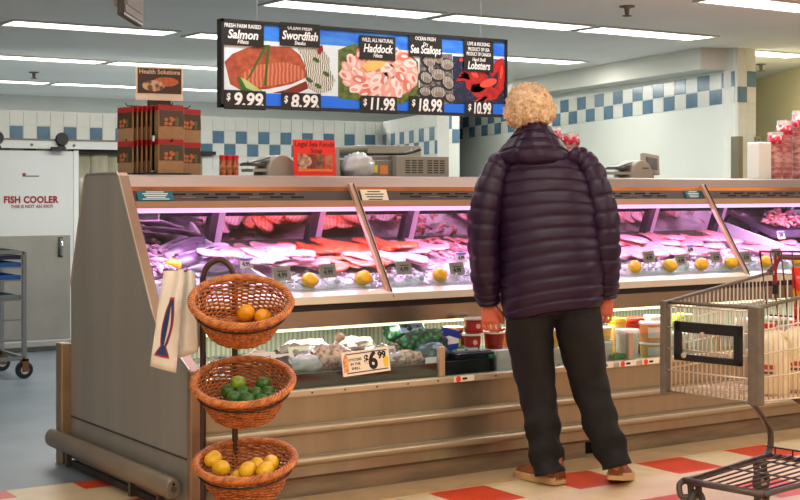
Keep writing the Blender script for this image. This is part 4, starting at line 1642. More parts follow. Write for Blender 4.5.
bk = thing('black_bunker_pan', 'long black pan holding bags on dark ice in the bunker left half', 'pan', (3.255, 5.55, .431))
b = MB()
PAN = mat('black_pan', (34, 36, 38), .35, bump=.3, scale=30, var=.4)
b.b2((-.75, -.27, 0), (.75, .30, .06), PAN)
b.b2((-.75, -.285, 0), (.75, -.262, .105), PAN)
b.b2((-.75, .29, 0), (.75, .31, .12), PAN)
b.b2((-.765, -.285, 0), (-.74, .31, .105), PAN)
b.b2((.74, -.285, 0), (.765, .31, .105), PAN)
b.build('pan_body', bk)
ic = MB()
vs, fs = [], []
for i in range(61):
    for k in range(17):
        x, y = -.735 + 1.47 * i / 60, -.25 + .53 * k / 16
        vs.append((x, y, .085 + .012 * noise.noise(V((x * 20, y * 20, 1))) + .01 * noise.noise(V((x * 45, y * 45, 2))) + .05 * (k / 16)))
for i in range(60):
    for k in range(16):
        a = i * 17 + k
        fs.append((a, a + 17, a + 18, a + 1))
ic.add(vs, fs, mat('grey_wet_ice', (120, 118, 112), .25, var=.6, scale=24, bump=.6))
o = ic.build('wet_ice', None, True)
o.location = (3.255, 5.55, .431)
tag(o, 'grey wet ice filling the black pan in the bunker', 'ice', kind='stuff')
b2_ = thing('steel_bunker_pan', 'shallow steel pan under the tubs in the bunker right half', 'pan', (6.3, 5.55, .431))
b = MB()
b.b2((-2.25, -.27, 0), (2.1, .30, .022), STEELD)
b.b2((-2.25, -.28, 0), (2.1, -.265, .035), STEELD)
b.build('pan_body', b2_)


def bag(label, x, y, z, sx, sy, sz, m_, seed, lab=None, knot=False, name='clam_bag', cat='bag', group=None, rz=0.0, dark=None, lz=.5):
    t = thing(name, label, cat, (x, y, z), rz, group)
    b = MB()

    def fn(p, q):
        n = 1 + .22 * noise.noise(p * 2.2 + V((seed, 0, 0))) + .20 * noise.noise(p * 5 + V((0, seed, 0))) + .08 * abs(noise.noise(p * 11))
        r = q * n
        if r.z < -sz * .42:
            r.z = -sz * .42
        return r
    b.ell((0, 0, sz * .42), (sx / 2, sy / 2, sz / 2), m_, 26, 16, fn=fn)
    b.build('bag_body', t, True)
    if lab:
        b = MB()
        R = Matrix.Rotation(-.5, 3, 'X')
        b.box((0, -sy * .40, sz * (lz + .18)), (sx * .62, .003, sz * .5), lab, R)
        b.box((sx * .05, -sy * .40 - .003, sz * (lz + .2)), (sx * .4, .002, sz * .12), mat('label_grey_print', (150, 150, 170), .5), R)
        b.build('paper_label', t)
    if knot:
        b = MB()
        b.tube(catmull([(0, 0, sz * .8), (.004, 0, sz * 1.0), (.012, 0, sz * 1.15), (.03, .0, sz * 1.38)], 4), [sx * .22, sx * .16, sx * .1, sx * .06, .012, .010, .010, .013, .016, .019, .022, .024, .02], m_, 10)
        b.build('twisted_top', t, True)
    return t


CLR = mat('cloudy_plastic', (176, 166, 158), .2, rgb2=(122, 108, 100), scale=16, trans=.15, bump=.25)
CLM = mat('clams_in_plastic', (200, 174, 158), .22, rgb2=(128, 104, 96), kind='voronoi', scale=48, lo=.1, hi=.6, bump=.4)
DCL = mat('dark_mussels_in_net', (70, 66, 66), .35, rgb2=(30, 28, 32), kind='voronoi', scale=30, lo=.1, hi=.4)
LBL = mat('white_bag_label', (214, 208, 200), .4)
GB = 'bagged shellfish in the bunker'
Bz = .525
bag('clear bag with a wide white label, leftmost behind the baskets', tp(258, 350, 5.45), 5.45, Bz, .19, .15, .11, CLM, 1, LBL, group=GB)
bag('bag of dark shellfish beside the middle basket edge', tp(276, 350, 5.42), 5.42, Bz, .18, .15, .10, DCL, 2, LBL, group=GB)
bag('crumpled clear bag with a white and green label left of the price sign', tp(293, 350, 5.46), 5.46, Bz, .17, .15, .125, CLR, 3, mat('pale_green_label', (206, 218, 190), .4), group=GB)
bag('empty looking crumpled clear bag in front of the bunker', tp(305, 350, 5.36), 5.36, Bz, .16, .10, .09, mat('clear_crinkled_bag', ()), 9, None, group=GB)
bag('bag of pinkish clams standing second left of the price sign', tp(322, 350, 5.42), 5.42, Bz, .12, .12, .12, CLM, 4, None, group=GB)
bag('tied bag of clams with a twisted top above the price sign', tp(336, 350, 5.44), 5.44, Bz, .16, .13, .11, CLM, 5, None, True, group=GB)
bag('flat white labelled bag behind the tied clam bag', tp(354, 350, 5.66), 5.66, Bz + .03, .22, .12, .085, CLR, 6, LBL, group=GB)
bag('clear bag with white label behind the leftmost clam bags', tp(304, 350, 5.68), 5.68, Bz + .03, .24, .14, .09, CLR, 7, LBL, group=GB)
bag('white labelled clear bag half behind the price sign right end', tp(380, 350, 5.52), 5.52, Bz, .17, .13, .085, CLR, 8, LBL, group=GB)
bag('small clear tray bag right of the price sign', tp(392, 350, 5.34), 5.34, Bz, .13, .10, .07, CLR, 11, LBL, group=GB)
bag('low grey bag under the green nets', tp(407, 350, 5.38), 5.38, Bz, .2, .12, .07, CLM, 12, None, group=GB)
GN = mat('green_net', (20, 50, 34), .5, rgb2=(48, 140, 80), kind='voronoi', scale=34, lo=.15, hi=.55, bump=.5)
GN2 = mat('teal_net', (60, 84, 90), .5, rgb2=(110, 160, 168), kind='voronoi', scale=34, lo=.15, hi=.55, bump=.5)
BLB = mat('royal_blue_label', (44, 60, 170), .4)
bag('bright green net bag with a blue white tag, left of two green nets', tp(405, 350, 5.66), 5.66, Bz + .065, .22, .14, .115, GN, 21, mat('blue_white_tag', (170, 190, 230), .4), name='mussel_net_bag', group='green net bags')
bag('green and teal net bag of shells, right of two green nets', tp(424, 350, 5.46), 5.46, Bz + .01, .25, .16, .15, GN, 22, None, name='mussel_net_bag', group='green net bags')
bag('teal net of shells lying against the green net', tp(431, 350, 5.37), 5.37, Bz, .18, .11, .10, GN2, 23, None, name='mussel_net_bag', group='green net bags')
t = thing('blue_chip_packet', 'upright royal blue packet with a white wave beside the red tubs', 'packet', (tp(448, 350, 5.44), 5.44, Bz), -.25)
b = MB()
b.prism([(-.05, .0), (.055, .0), (.06, .13), (-.03, .155)], 'y', -.012, .012, BLB)
b.build('pouch', t, bevel=.004)
b = MB()
b.prism([(-.045, .065), (.05, .075), (.052, .095), (-.0, .112), (-.040, .10)], 'y', -.0135, -.0122, TXTW)
b.prism([(.045, .02), (.058, .03), (.062, .10), (.05, .08)], 'y', -.0137, -.0122, mat('lime_print', (150, 200, 60), .4))
b.build('printed_wave', t)
bag('dark teal net bag low beside the glass post', tp(463, 350, 5.40), 5.40, .47, .20, .12, .12, GN2, 25, LBL, name='mussel_net_bag', group='green net bags')
t = thing('black_fish_tray', 'small black tray behind the glass right of the glass post', 'tray', (4.12, 5.31, .534))
t.location = (tp(469, 360, 5.33), 5.33, .505)
b = MB()
b.b2((-.10, -.04, 0), (.12, .03, .06), mat('black_pan', ()))
b.b2((-.09, -.03, .06), (.11, .02, .066), DCL)
b.build('tray_body', t, bevel=.005)
b = MB()
b.ell((.10, -.045, .03), (.025, .012, .02), GN, 10, 8)
b.build('green_garnish', t, True)
t = thing('hanging_white_tag', 'white shelf card with tan foot hung inside the glass left of the post', 'price tag', (3.60, 5.28, .50))
t.location = (Yp(431, 363, 5.28).x, 5.275, .478)
b = MB()
b.b2((-.035, -.004, .045), (.035, 0, .085), TXTW)
b.b2((-.028, -.003, 0), (.03, .002, .05), mat('tan_tag_back', (150, 130, 96), .5))
b.build('card', t)
# $6.99 sign on the glass
q0, q1 = Yp(342, 366, 5.225), Yp(391, 362, 5.225)
ps = thing('price_sign', 'cream price sign reading 6.99 fixed on the bunker glass', 'price sign', ((q0.x + q1.x) / 2, 5.222, .521))
ps.rotation_euler = (-.12, -.05, 0)
w = (q1.x - q0.x) * .96
b = MB()
b.b2((-w / 2, -.003, 0), (w / 2, .003, .105), mat('cream_sign_card', (246, 228, 204), .5))
b.build('card', ps)
b = MB()
b.b2((-w / 2 + .02, -.0045, .010), (w / 2 - .012, -.003, .0145), mat('navy_rule', (50, 60, 110), .5))
b.b2((-w / 2 + .02, -.0045, .092), (w / 2 - .012, -.003, .0965), mat('navy_rule', ()))
b.build('rules', ps)
b = MB()
b.prism([(-w / 2 + .006, .018), (-w / 2 + .026, .018), (-w / 2 + .032, .075), (-w / 2 + .018, .098), (-w / 2 + .004, .07)], 'y', -.0048, -.003, mat('orange_print', (222, 104, 52), .5, rgb2=(240, 190, 120), scale=60))
b.build('fish_print', ps)
b = MB()
b.prism([(w / 2 - .03, .02), (w / 2 - .012, .022), (w / 2 - .008, .06), (w / 2 - .02, .07), (w / 2 - .034, .05)], 'y', -.0048, -.003, mat('yellow_print', (244, 200, 30), .5))
b.build('lemon_print', ps)
text('6', .105, TXTB, ps, (.035, -.0035, .052), bold=.004, sx=.9)
text('$', .046, TXTB, ps, (.001, -.0035, .064), bold=.0015)
text('99', .042, TXTB, ps, (.083, -.0035, .073), bold=.0018)
for i, l in enumerate(('OYSTERS', 'IN THE', 'SHELL')):
    text(l, .0165, TXTB, ps, (-.056, -.0035, .068 - .019 * i), bold=.0002)
# tubs
TUBW = mat('tub_clear_white', (232, 226, 214), .25, trans=.1)


def tub(label, x, y, z, r, h, body, lid, lab=None, name='deli_tub', group='plastic tubs in the bunker'):
    t = thing(name, label, 'tub', (x, y, z), 0, group)
    b = MB()
    b.lathe([(r * .84, 0), (r * .86, .004), (r * .97, h * .88), (r * .97, h * .9)], body, 24)
    b.build('tub_body', t, 'auto')
    b = MB()
    b.lathe([(r * 1.0, h * .87), (r * 1.03, h * .885), (r * 1.03, h * .97), (r * .99, h), (r * .9, h * .985)], lid, 24)
    b.build('lid', t, 'auto')
    if lab:
        b = MB()
        n = 14
        for zz in (0,):
            vs = []
            for i in range(n + 1):
                a = -2.6 + 2.1 * i / n
                for q in (.22, .74):
                    rr = r * (.86 + .11 * q / .88) + .0012
                    vs.append((rr * math.cos(a), rr * math.sin(a), h * q))
            b.add(vs, [(2 * i, 2 * i + 2, 2 * i + 3, 2 * i + 1) for i in range(n)], lab)
            cx = -pi / 2 - .2
            rr = r * .935 + .002
            b.add([(rr * math.cos(cx + .25 * math.cos(k * pi / 6)), rr * math.sin(cx + .25 * math.cos(k * pi / 6)), h * (.48 + .16 * math.sin(k * pi / 6))) for k in range(12)], [tuple(range(12))], mat('tub_logo_pale', (240, 200, 180), .5))
        b.build('label', t, True)
    return t


LIDC = mat('tub_lid_translucent', (236, 228, 222), .25)
RDT = mat('tub_red_soup', (176, 50, 34), .3, var=.35, scale=14)
YLT = mat('tub_yellow_soup', (226, 178, 92), .3, var=.2, scale=14)
ORT = mat('tub_orange_soup', (230, 142, 74), .3, var=.25, scale=14)
BRT = mat('tub_tan_soup', (186, 140, 98), .3, var=.3, scale=14)
TRL = mat('tub_red_label', (198, 40, 36), .4)
BX = .454
def tp(u, v, y):
    return Yp(u, v, y).x


tub('tan soup tub supporting the red tub left of the person hand', tp(472, 350, 5.50), 5.50, BX, .052, .099, BRT, LIDC, LBL)
tub('red labelled tub in the lower row left of the person', tp(471, 340, 5.50), 5.50, BX + .100, .050, .078, RDT, LIDC, TRL)
tub('red tub topmost of the stack beside the person left hand', tp(474, 326, 5.50), 5.50, BX + .179, .052, .075, RDT, LIDC, TRL)
tub('yellow topped red tub at the left of the tub stack', tp(453, 340, 5.58), 5.58, BX + .100, .052, .105, RDT, mat('tub_lid_yellow', (240, 214, 150), .3), TRL)
tub('clear tan tub under the yellow topped red tub', tp(453, 340, 5.58), 5.58, BX, .05, .099, BRT, LIDC)
tub('red soup tub second from the left hand, lower row', tp(494, 340, 5.47), 5.47, BX + .100, .052, .085, RDT, LIDC, None)
tub('brown soup tub under the second red soup tub', tp(494, 340, 5.47), 5.47, BX, .052, .099, BRT, LIDC, LBL)
tub('reddish soup tub just left of the person leg', tp(511, 340, 5.49), 5.49, BX + .100, .050, .09, ORT, LIDC, None)
tub('brown tub under the reddish tub beside the person leg', tp(511, 340, 5.49), 5.49, BX, .050, .099, BRT, LIDC, None)
b = MB()
q0, q1 = Yp(495, 372, 5.30), Yp(518, 349, 5.30)
b.b2((-.06, 0, 0), (.06, .05, q1.z - .454), WHITE)
o = b.build('white_box', None, bevel=.004)
o.location = ((q0.x + q1.x) / 2, 5.30, .4535)
tag(o, 'plain white box behind the glass left of the person leg', 'box')
# between and right of the legs
for i, (u, y, z, r, h, bd, ld, lb, l) in enumerate((
        (549, 5.36, BX, .05, .10, TUBW, LIDC, LBL, 'white tub seen between the person legs, lower one'), (549, 5.36, BX + .101, .05, .09, YLT, LIDC, None, 'pale yellow tub seen between the person legs, upper one'),
        (553, 5.50, BX, .055, .14, TUBW, WHITE, None, 'white lidded tub behind the pair between the person legs'),
        (583, 5.40, BX, .06, .15, TUBW, LIDC, LBL, 'pale tub just right of the person right leg'),
        (600, 5.36, BX, .062, .115, TUBW, LIDC, LBL, 'white tub right of the person leg with white label'), (600, 5.38, BX + .116, .06, .065, YLT, LIDC, None, 'flat yellow tub on top of the white tub by the leg'),
        (627, 5.37, BX, .062, .16, TUBW, LIDC, LBL, 'tall white soup tub in the middle of the right tub row'), (651, 5.36, BX, .06, .085, YLT, LIDC, LBL, 'yellow tub below the orange tub next to the cart'),
        (651, 5.37, BX + .086, .062, .105, ORT, LIDC, LBL, 'orange soup tub stacked next to the cart corner'),
        (617, 5.62, BX + .0, .05, .19, YLT, mat('lid_yellow', (236, 180, 40), .35), TRL, 'yellow lidded tub in the back row by the person hand'), (634, 5.62, BX, .052, .185, RDT, mat('lid_red', (200, 50, 40), .35), TRL, 'red lidded tub in the back row of the bunker'),
        (653, 5.62, BX, .05, .19, mat('tub_dark', (70, 74, 60), .35), LIDC, LBL, 'dark tub in the back row near the cart corner'),
        (676, 5.38, BX, .06, .12, TUBW, LIDC, LBL, 'white tub seen through the cart front wires at left'), (700, 5.42, BX, .06, .15, TUBW, LIDC, LBL, 'tall white tub seen through the black cart frame'),
        (682, 5.60, BX, .055, .19, mat('tub_lime', (150, 190, 60), .35), mat('lid_lime', (180, 214, 70), .35), LBL, 'lime green tub in the back row behind the cart'), (724, 5.40, BX, .06, .13, YLT, LIDC, LBL, 'yellow tub seen through the cart wires at right'),
        (745, 5.45, BX, .06, .16, TUBW, LIDC, LBL, 'white tub behind the cart corner post'), (776, 5.45, BX, .06, .16, mat('tub_green_soup', (110, 150, 80), .35), LIDC, LBL, 'green tub behind the milk jugs'), (800, 5.42, BX, .06, .14, YLT, LIDC, LBL, 'yellow tub at the right picture edge'))):
    tub(l, tp(u, 340, y), y, z, r, h, bd, ld, lb)
for u, gz, m_ in ((622, .0, mat('parsley_green', (40, 130, 60), .5)),):
    b = MB()
    R = random.Random(8)
    for i in range(40):
        b.ell((R.uniform(-.04, .04), R.uniform(-.015, .015), R.uniform(.005, .05)), (.012, .008, .010), m_, 6, 4)
    o = b.build('herb_bunch', None, True)
    o.location = (tp(618, 356, 5.285), 5.285, BX)
    tag(o, 'small green herb bunch behind the bunker glass right of the person', 'herbs')
# shelf rail tags on the lip
for u, v, l in ((461, 376, 'white shelf tag with a red dot on the lip left of the person'), (602, 364, 'shelf tag with red dot nearest the person right leg'), (625, 362, 'shelf tag with red dot in the middle, right of the person'), (648, 360, 'shelf tag with red dot nearest the cart')):
    q = Yp(u, v, 5.212)
    t = thing('shelf_tag', l, 'shelf tag', (q.x, 5.2135, .449), 0, 'shelf tags on the bunker lip')
    b = MB()
    b.b2((-.04, -.002, 0), (.075, .0, .026), OFFW)
    b.build('strip', t)
    b = MB()
    b.cyl((-.015, -.0035, .013), (-.015, -.002, .013), .014, mat('red_dot', (236, 60, 30), .5), 14)
    b.build('red_dot', t)
    b = MB()
    b.b2((.008, -.003, .008), (.035, -.002, .018), TXTB)
    b.build('print_mark', t)
# ------------------------------------------------------------------ tiered basket stand with baskets and fruit
stand = thing('basket_stand', 'dark brown tube stand carrying three wicker baskets', 'stand', RD(-.70, 5.55, 0), -TH)
TB = mat('dark_brown_tube', (74, 52, 46), .35, .2)
BAS = [(241, 301, 5.34, 25, .02), (243, 381, 5.36, 20, .0), (245, 460, 5.38, 13, -.01)]
lx = lambda u, d: (u - 400) / F * d + .70
xl, xr = lx(203, 5.55), lx(235, 5.55)
mb = MB()
top = 1.055
P = [(xl, -.30, .02), (xl, -.05, .02), (xl, 0, .06), (xl, 0, .5), (xl, 0, .94), (xl, 0, top - .075), (xl + .02, 0, top - .026), ((xl + xr) / 2, 0, top), (xr - .02, 0, top - .026), (xr, 0, top - .075), (xr, 0, .94), (xr, 0, .5), (xr, 0, .06), (xr, -.05, .02), (xr, -.30, .02)]
mb.tube(catmull(P, 7), .0125, TB, 10, flat=1.3)
mb.build('tube_frame', stand, True)
mb = MB()
mb.tube([(xl - .08, -.30, .02), (xr + .14, -.30, .02)], .0125, TB, 10)
mb.tube([(xl - .08, -.0, .02), (xr + .14, -.0, .02)], .0125, TB, 10)
mb.build('foot_bars', stand, True)
BR, BH, BB = .186, .138, .122
for u, v, d, tl, rl in BAS:
    ctr = V((lx(u, d), d - 5.55, EYE - (v - 190) * d / F))
    R = Matrix.Rotation(math.radians(tl), 3, 'X') @ Matrix.Rotation(rl * 3, 3, 'Y')
    mb = MB()
    rr = BR - .005
    ring = [ctr + R @ V((rr * math.cos(a), rr * math.sin(a), -.036)) for a in [2 * pi * i / 48 for i in range(48)]]
    mb.tube(ring, .0035, BLACK, 6, closed=True)
    for xx in (xl, xr):
        q = min(ring, key=lambda p: (p - V((xx, 0, p.z))).length)
        mb.tube([q, V((xx, 0, q.z))], .004, BLACK, 6)
    mb.build('basket_ring', stand, True)
WK = mat('wicker_orange_brown', (212, 124, 56), .38, rgb2=(138, 72, 28), scale=55, lo=.3, hi=.65, bump=.2)
WK2 = mat('wicker_rim', (216, 134, 66), .36, rgb2=(150, 80, 34), scale=40, lo=.3, hi=.65)


def basket(label, loc, rot):
    t = thing('wicker_basket', label, 'basket', loc, 0, 'wicker baskets on the tiered stand')
    t.rotation_euler = rot
    NS, NR, SEG = 40, 20, 160
    rad = lambda z: BB + (BR - BB) * ((z + BH) / BH) ** .8 if z > -BH else BB
    b = MB()
    for r in range(NR):
        z = -BH + BH * (r + .3) / NR
        R0 = rad(z) - .004
        pts = []
        for i in range(SEG):
            a = 2 * pi * i / SEG
            w = .0044 * math.cos(NS / 2 * a + (pi if r % 2 else 0))
            pts.append(((R0 + w) * math.cos(a), (R0 + w) * math.sin(a), z + .0012 * math.sin(5 * a + r)))
        b.tube(pts, .0037, WK, 4, closed=True, up=(0, 0, 1))
    for i in range(NS):
        a = 2 * pi * (i + .5) / NS
        b.tube([((rad(z) - .004) * math.cos(a), (rad(z) - .004) * math.sin(a), z) for z in (-BH, -BH * .75, -BH * .5, -BH * .25, 0)], .0032, WK, 5)
    b.build('woven_wall', t, True)
    b = MB()
    for k in range(5):
        pts = []
        for i in range(150):
            a = 2 * pi * i / 150
            ph = a * 15 + k * 2 * pi / 5
            pts.append(((BR + .003 + .0105 * math.cos(ph)) * math.cos(a), (BR + .003 + .0105 * math.cos(ph)) * math.sin(a), .0085 * math.sin(ph)))
        b.tube(pts, .0056, WK2, 6, closed=True, up=(0, 0, 1))
    b.build('braided_rim', t, True)
    b = MB()
    b.lathe([(BB - .002, -BH - .002), (BB - .002, -BH + .003), (.002, -BH + .003), (.002, -BH - .002)], mat('wicker_base', (150, 78, 38), .5, var=.4, scale=50), 30)
    for r in range(1, 12):
        rr = BB * r / 12
        b.tube([(rr * math.cos(a), rr * math.sin(a), -BH + .004) for a in [2 * pi * i / 40 for i in range(40)]], .004, WK, 5, closed=True, up=(0, 0, 1))
    b.build('woven_base', t, True)
    return t


bl = ('topmost wicker basket with two yellow lemons', 'middle wicker basket filled with green limes', 'bottom wicker basket holding yellow lemons')
b0 = None
BC = []
for (u, v, d, tl, rl), l in zip(BAS, bl):
    p = Dp(u, v, d)
    M = Matrix.Rotation(-TH, 4, 'Z') @ Matrix.Rotation(math.radians(tl), 4, 'X') @ Matrix.Rotation(rl * 3, 4, 'Y')
    BC.append((p, M))
    if b0 is None:
        b0 = basket(l, p, M.to_euler())
    else:
        dup(b0, loc=p, rot=M.to_euler(), label=l)
LIME = mat('lime_skin', (62, 112, 30), .3, bump=.25, scale=90, rgb2=(36, 78, 22), lo=.3, hi=.7)
LIMY = mat('yellowing_lime', (150, 170, 40), .3, bump=.25, scale=90, rgb2=(110, 140, 36))
LEMO = mat('orange_lemon_skin', (246, 166, 26), .34, bump=.25, scale=90, var=.08)
STK = mat('fruit_sticker', (70, 70, 110), .5)
limeM = lemon_mesh('lime', LIME, .028, .031)
limeY = lemon_mesh('lime', LIMY, .029, .033)
lemO = lemon_mesh('lemon', LEMO, .033, .040)
used = {}


def fruit(proto, p, label, cat, group, s=1.0):
    if proto.name not in used:
        used[proto.name] = 1
        o = proto
    else:
        o = dup(proto)
    o.location = p
    o.rotation_euler = (rnd.uniform(-.5, .5), rnd.uniform(-.6, .6), rnd.uniform(0, 6.28))
    o.scale = (s, s, s)
    return tag(o, label, cat, group)


g = 'lemons in the top basket'
for u, v, d, l in ((246, 313, 5.44, 'orange yellow lemon with a sticker, left one in the top basket'), (263, 317, 5.44, 'orange yellow lemon, right one in the top basket')):
    o = fruit(lemO, Dp(u, v, d), l, 'lemon', g, .95)
g = 'limes in the middle basket'
for i, (u, v, d) in enumerate(((238, 383, 5.42), (263, 384, 5.42), (228, 391, 5.40), (243, 393, 5.38), (256, 394, 5.37), (268, 393, 5.38), (234, 398, 5.34), (248, 400, 5.32), (262, 401, 5.32), (270, 399, 5.34))):
    l = 'yellowing lime on top of the pile in the middle basket' if i == 0 else 'dark green lime standing highest at the right of the middle basket' if i == 1 else 'green lime in the pile of the middle basket'
    fruit(limeY if i == 0 else limeM, Dp(u, v, d), l, 'lime', g)
for dx, dy in ((-.06, -.02), (-.02, -.05), (.03, -.05), (.07, -.01), (0, 0), (.04, .03), (-.04, .04), (.0, .06)):
    p = BC[1][0] + (BC[1][1].to_3x3() @ V((dx, dy, -.098)))
    fruit(limeM, p, 'green lime in the pile of the middle basket', 'lime', g)
g = 'lemons in the bottom basket'
for i, (u, v, d, l) in enumerate(((213, 459, 5.42, 'yellow lemon leaning on the left wall of the bottom basket'), (221, 468, 5.37, 'yellow lemon second from the left in the bottom basket'), (247, 470, 5.35, 'yellow lemon in the middle front of the bottom basket'),
                                  (257, 465, 5.42, 'small yellow lemon behind the middle of the bottom basket'), (265, 470, 5.34, 'yellow lemon right of the middle in the bottom basket'), (271, 463, 5.42, 'yellow lemon at the right back of the bottom basket'))):
    o = lm2 = fruit(lm if i >= 0 else lm, Dp(u, v, d), l, 'lemon', g, .92) if False else None
    o = dup(lm, loc=Dp(u, v, d), rot=(rnd.uniform(-.5, .5), rnd.uniform(-.5, .5), rnd.uniform(0, 6)))
    o.scale = (.92,) * 3
    tag(o, l, 'lemon', g)
for dx, dy in ((-.06, .0), (-.01, -.05), (.05, -.02), (.04, .05), (-.04, .05), (0, 0)):
    p = BC[2][0] + (BC[2][1].to_3x3() @ V((dx, dy, -.095)))
    o = dup(lm, loc=p, rot=(.2, .1, dx * 60))
    o.scale = (.92,) * 3
    tag(o, 'yellow lemon in the lower layer of the bottom basket', 'lemon', g)

# ------------------------------------------------------------------ fish print bags hanging at the counter corner
PAPER = mat('cream_bag_paper', (240, 236, 222), .6, var=.1, scale=5, bump=.25)
hk = thing('bag_hook', 'small steel hook rod at the counter corner holding the bags', 'hook', Dp(178, 271, 5.60))
mb = MB()
e1 = Dp(163, 270, 5.52) - hk.location
e2 = Dp(193, 271, 5.50) - hk.location
mb.tube([e1, e2, V(e2) + V((.02, .09, .0)), V(e2) + V((.03, .20, -.02))], .004, STEELD, 8)
for u in (166, 176, 186):
    q = Dp(u, 271, 5.51) - hk.location
    mb.tube([q, q + V((0, -.012, .012)), q + V((0, -.02, .004))], .0025, STEELD, 6)
mb.build('hook_rod', hk, True)


def fbag(label, corners, thick, back, printed=True):
    """corners: top-left, top-right, bottom-right, bottom-left as seen (u,v,d)"""
    tl, tr, br, bl_ = [Dp(*c) for c in corners]
    base = (bl_ + br) / 2
    t = thing('fish_print_bag', label, 'bag', base, 0, 'paper bags with a fish print')
    n = (tr - tl).cross(bl_ - tl).normalized()
    if n.y > 0:
        n = -n
    b = MB()
    fr, bk_ = [], []
    N, M = 10, 14
    vs, fs = [], []
    for side in (0, 1):
        for i in range(M + 1):
            q = i / M
            for k in range(N + 1):
                w = k / N
                p = (tl.lerp(tr, w)).lerp(bl_.lerp(br, w), q)
                bul = thick * (math.sin(pi * w) ** .6) * (.25 + .75 * q) * (1 if q < .97 else .6)
                fold = .012 * math.sin(w * 9 + q * 3) * (1 - q) + .004 * noise.noise(V((w * 5, q * 6, side + back)))
                pos = p + n * ((bul if side == 0 else -bul * .5) + fold)
                vs.append(pos - base)
    W = N + 1
    S = W * (M + 1)
    for side in (0, 1):
        for i in range(M):
            for k in range(N):
                a = side * S + i * W + k
                fs.append((a, a + 1, a + W + 1, a + W))
    for i in range(M):
        fs.append((i * W, i * W + W, S + i * W + W, S + i * W))
        fs.append((i * W + N, i * W + W + N, S + i * W + W + N, S + i * W + N))
    for k in range(N):
        fs.append((M * W + k, M * W + k + 1, S + M * W + k + 1, S + M * W + k))
    b.add(vs, fs, PAPER)
    b.build('bag_body', t, True)
    if printed:
        def at(w, q, up):
            p = (tl.lerp(tr, w)).lerp(bl_.lerp(br, w), q)
            bul = thick * (math.sin(pi * w) ** .6) * (.25 + .75 * q)
            fold = .012 * math.sin(w * 9 + q * 3) * (1 - q) + .004 * noise.noise(V((w * 5, q * 6, 0 + back)))
            return p + n * (bul + fold + up) - base
        NAVY, FRED = mat('navy_fish_print', (34, 56, 104), .6), mat('red_fish_outline', (186, 50, 48), .6)
        body, out = MB(), MB()
        M2 = 18
        for mb_, ex, up, mt in ((out, .055, .0025, FRED), (body, 0.0, .004, NAVY)):
            vs, fs = [], []
            for i in range(M2 + 1):
                s = i / M2
                q = .30 + .56 * s + (ex * .35 if i == M2 else -ex * .5 if i == 0 else 0)
                hw = .27 * math.sin(pi * min(.94, .10 + s * .92)) ** .8 if s < .8 else .06 + (s - .8) * 1.5
                hw = max(hw, .04) + ex
                c = .60 - .16 * s
                for k in range(5):
                    vs.append(at(c + hw * (k / 2 - 1) * (.75), q, up))
            for i in range(M2):
                for k in range(4):
                    a = i * 5 + k
                    fs.append((a, a + 1, a + 6, a + 5))
            mb_.add(vs, fs, mt)
        out.build('fish_outline', t)
        body.build('fish_print', t)
        b = MB()
        vs = []
        for i in range(9):
            s = i / 8
            q = .36 + .40 * s
            c = .60 - .16 * (q - .3) / .56
            for w in (c + .03 + .02 * math.sin(pi * s), c + .04 + .12 * math.sin(pi * s)):
                vs.append(at(w, q, .0055))
        b.add(vs, [(2 * i, 2 * i + 1, 2 * i + 3, 2 * i + 2) for i in range(8)], mat('cream_belly_print', (226, 204, 186), .6))
        b.build('fish_belly', t)
    return t


fbag('cream paper bag with a blue fish print, hanging frontmost at the counter corner', [(164, 271, 5.47), (184, 270, 5.46), (176, 373, 5.42), (150, 366, 5.44)], .022, 0)
fbag('cream paper bag turned sideways behind the front fish bag', [(176, 271, 5.52), (193, 270, 5.50), (198, 352, 5.48), (178, 358, 5.50)], .025, 3, False)
fbag('last folded paper bag, nearest the basket stand tube', [(184, 271, 5.56), (195, 271, 5.54), (201, 346, 5.56), (190, 350, 5.56)], .018, 6, False)
# ------------------------------------------------------------------ the person
PD = 6.35
PK = F / PD
man = thing('person', 'person with curly blond hair, dark purple quilted jacket and black trousers facing the counter', 'person', RD((545 - 400) / F * PD, PD, 0), -TH)


def pl(u, v, y=0.0):
    return V(((u - 545) / PK, y, EYE - (v - 190) / PK))


SKIN = mat('ruddy_skin', (214, 112, 84), .5, var=.12, scale=30, sub=.1)
# -- body: one continuous surface
bd = MB()


def limb(mb, pts, rad, mt, n=14, k=5, fn=None, flat=None):
    """pts: Vectors, rad: per point r or (rx, ry)"""
    data = [(*p, *(r if isinstance(r, (tuple, list)) else (r, r))) for p, r in zip(pts, rad)]
    d = catmull(data, k)
    P = [V(q[:3]) for q in d]
    T = [(P[min(i + 1, len(P) - 1)] - P[max(i - 1, 0)]).normalized() for i in range(len(P))]
    R = []
    for i, q in enumerate(d):
        x = V((0, 1, 0)).cross(T[i])
        if x.length < .1:
            x = V((1, 0, 0))
        x.normalize()
        y = T[i].cross(x).normalized()
        ring = []
        for j in range(n):
            a = 2 * pi * j / n
            f = fn(i / (len(d) - 1), a, P[i]) if fn else 0
            ring.append(P[i] + x * ((q[3] + f) * math.cos(a)) + y * ((q[4] + f) * math.sin(a)))
        R.append(ring)
    mb.rings(R, mt)


HD = V((-.066, .02, 1.672))
limb(bd, [V((.03, 0, .80)), V((.03, 0, 1.0)), V((.02, 0, 1.25)), V((0, 0, 1.40)), V((-.03, .0, 1.48))], [(.15, .10), (.145, .10), (.16, .11), (.15, .09), (.06, .06)], SKIN)
limb(bd, [V((-.03, .0, 1.44)), V((-.05, .01, 1.53)), V((-.06, .02, 1.62))], [.06, .055, .055], SKIN)
RH = Matrix.Rotation(-.28, 3, 'Z')


def headfn(p, q):
    r = V(q)
    if p.z < -.2:
        r.x *= 1 - .28 * (-p.z - .2)
        if p.y < 0:
            r.y *= 1 - .25 * (-p.z - .2)
    return r


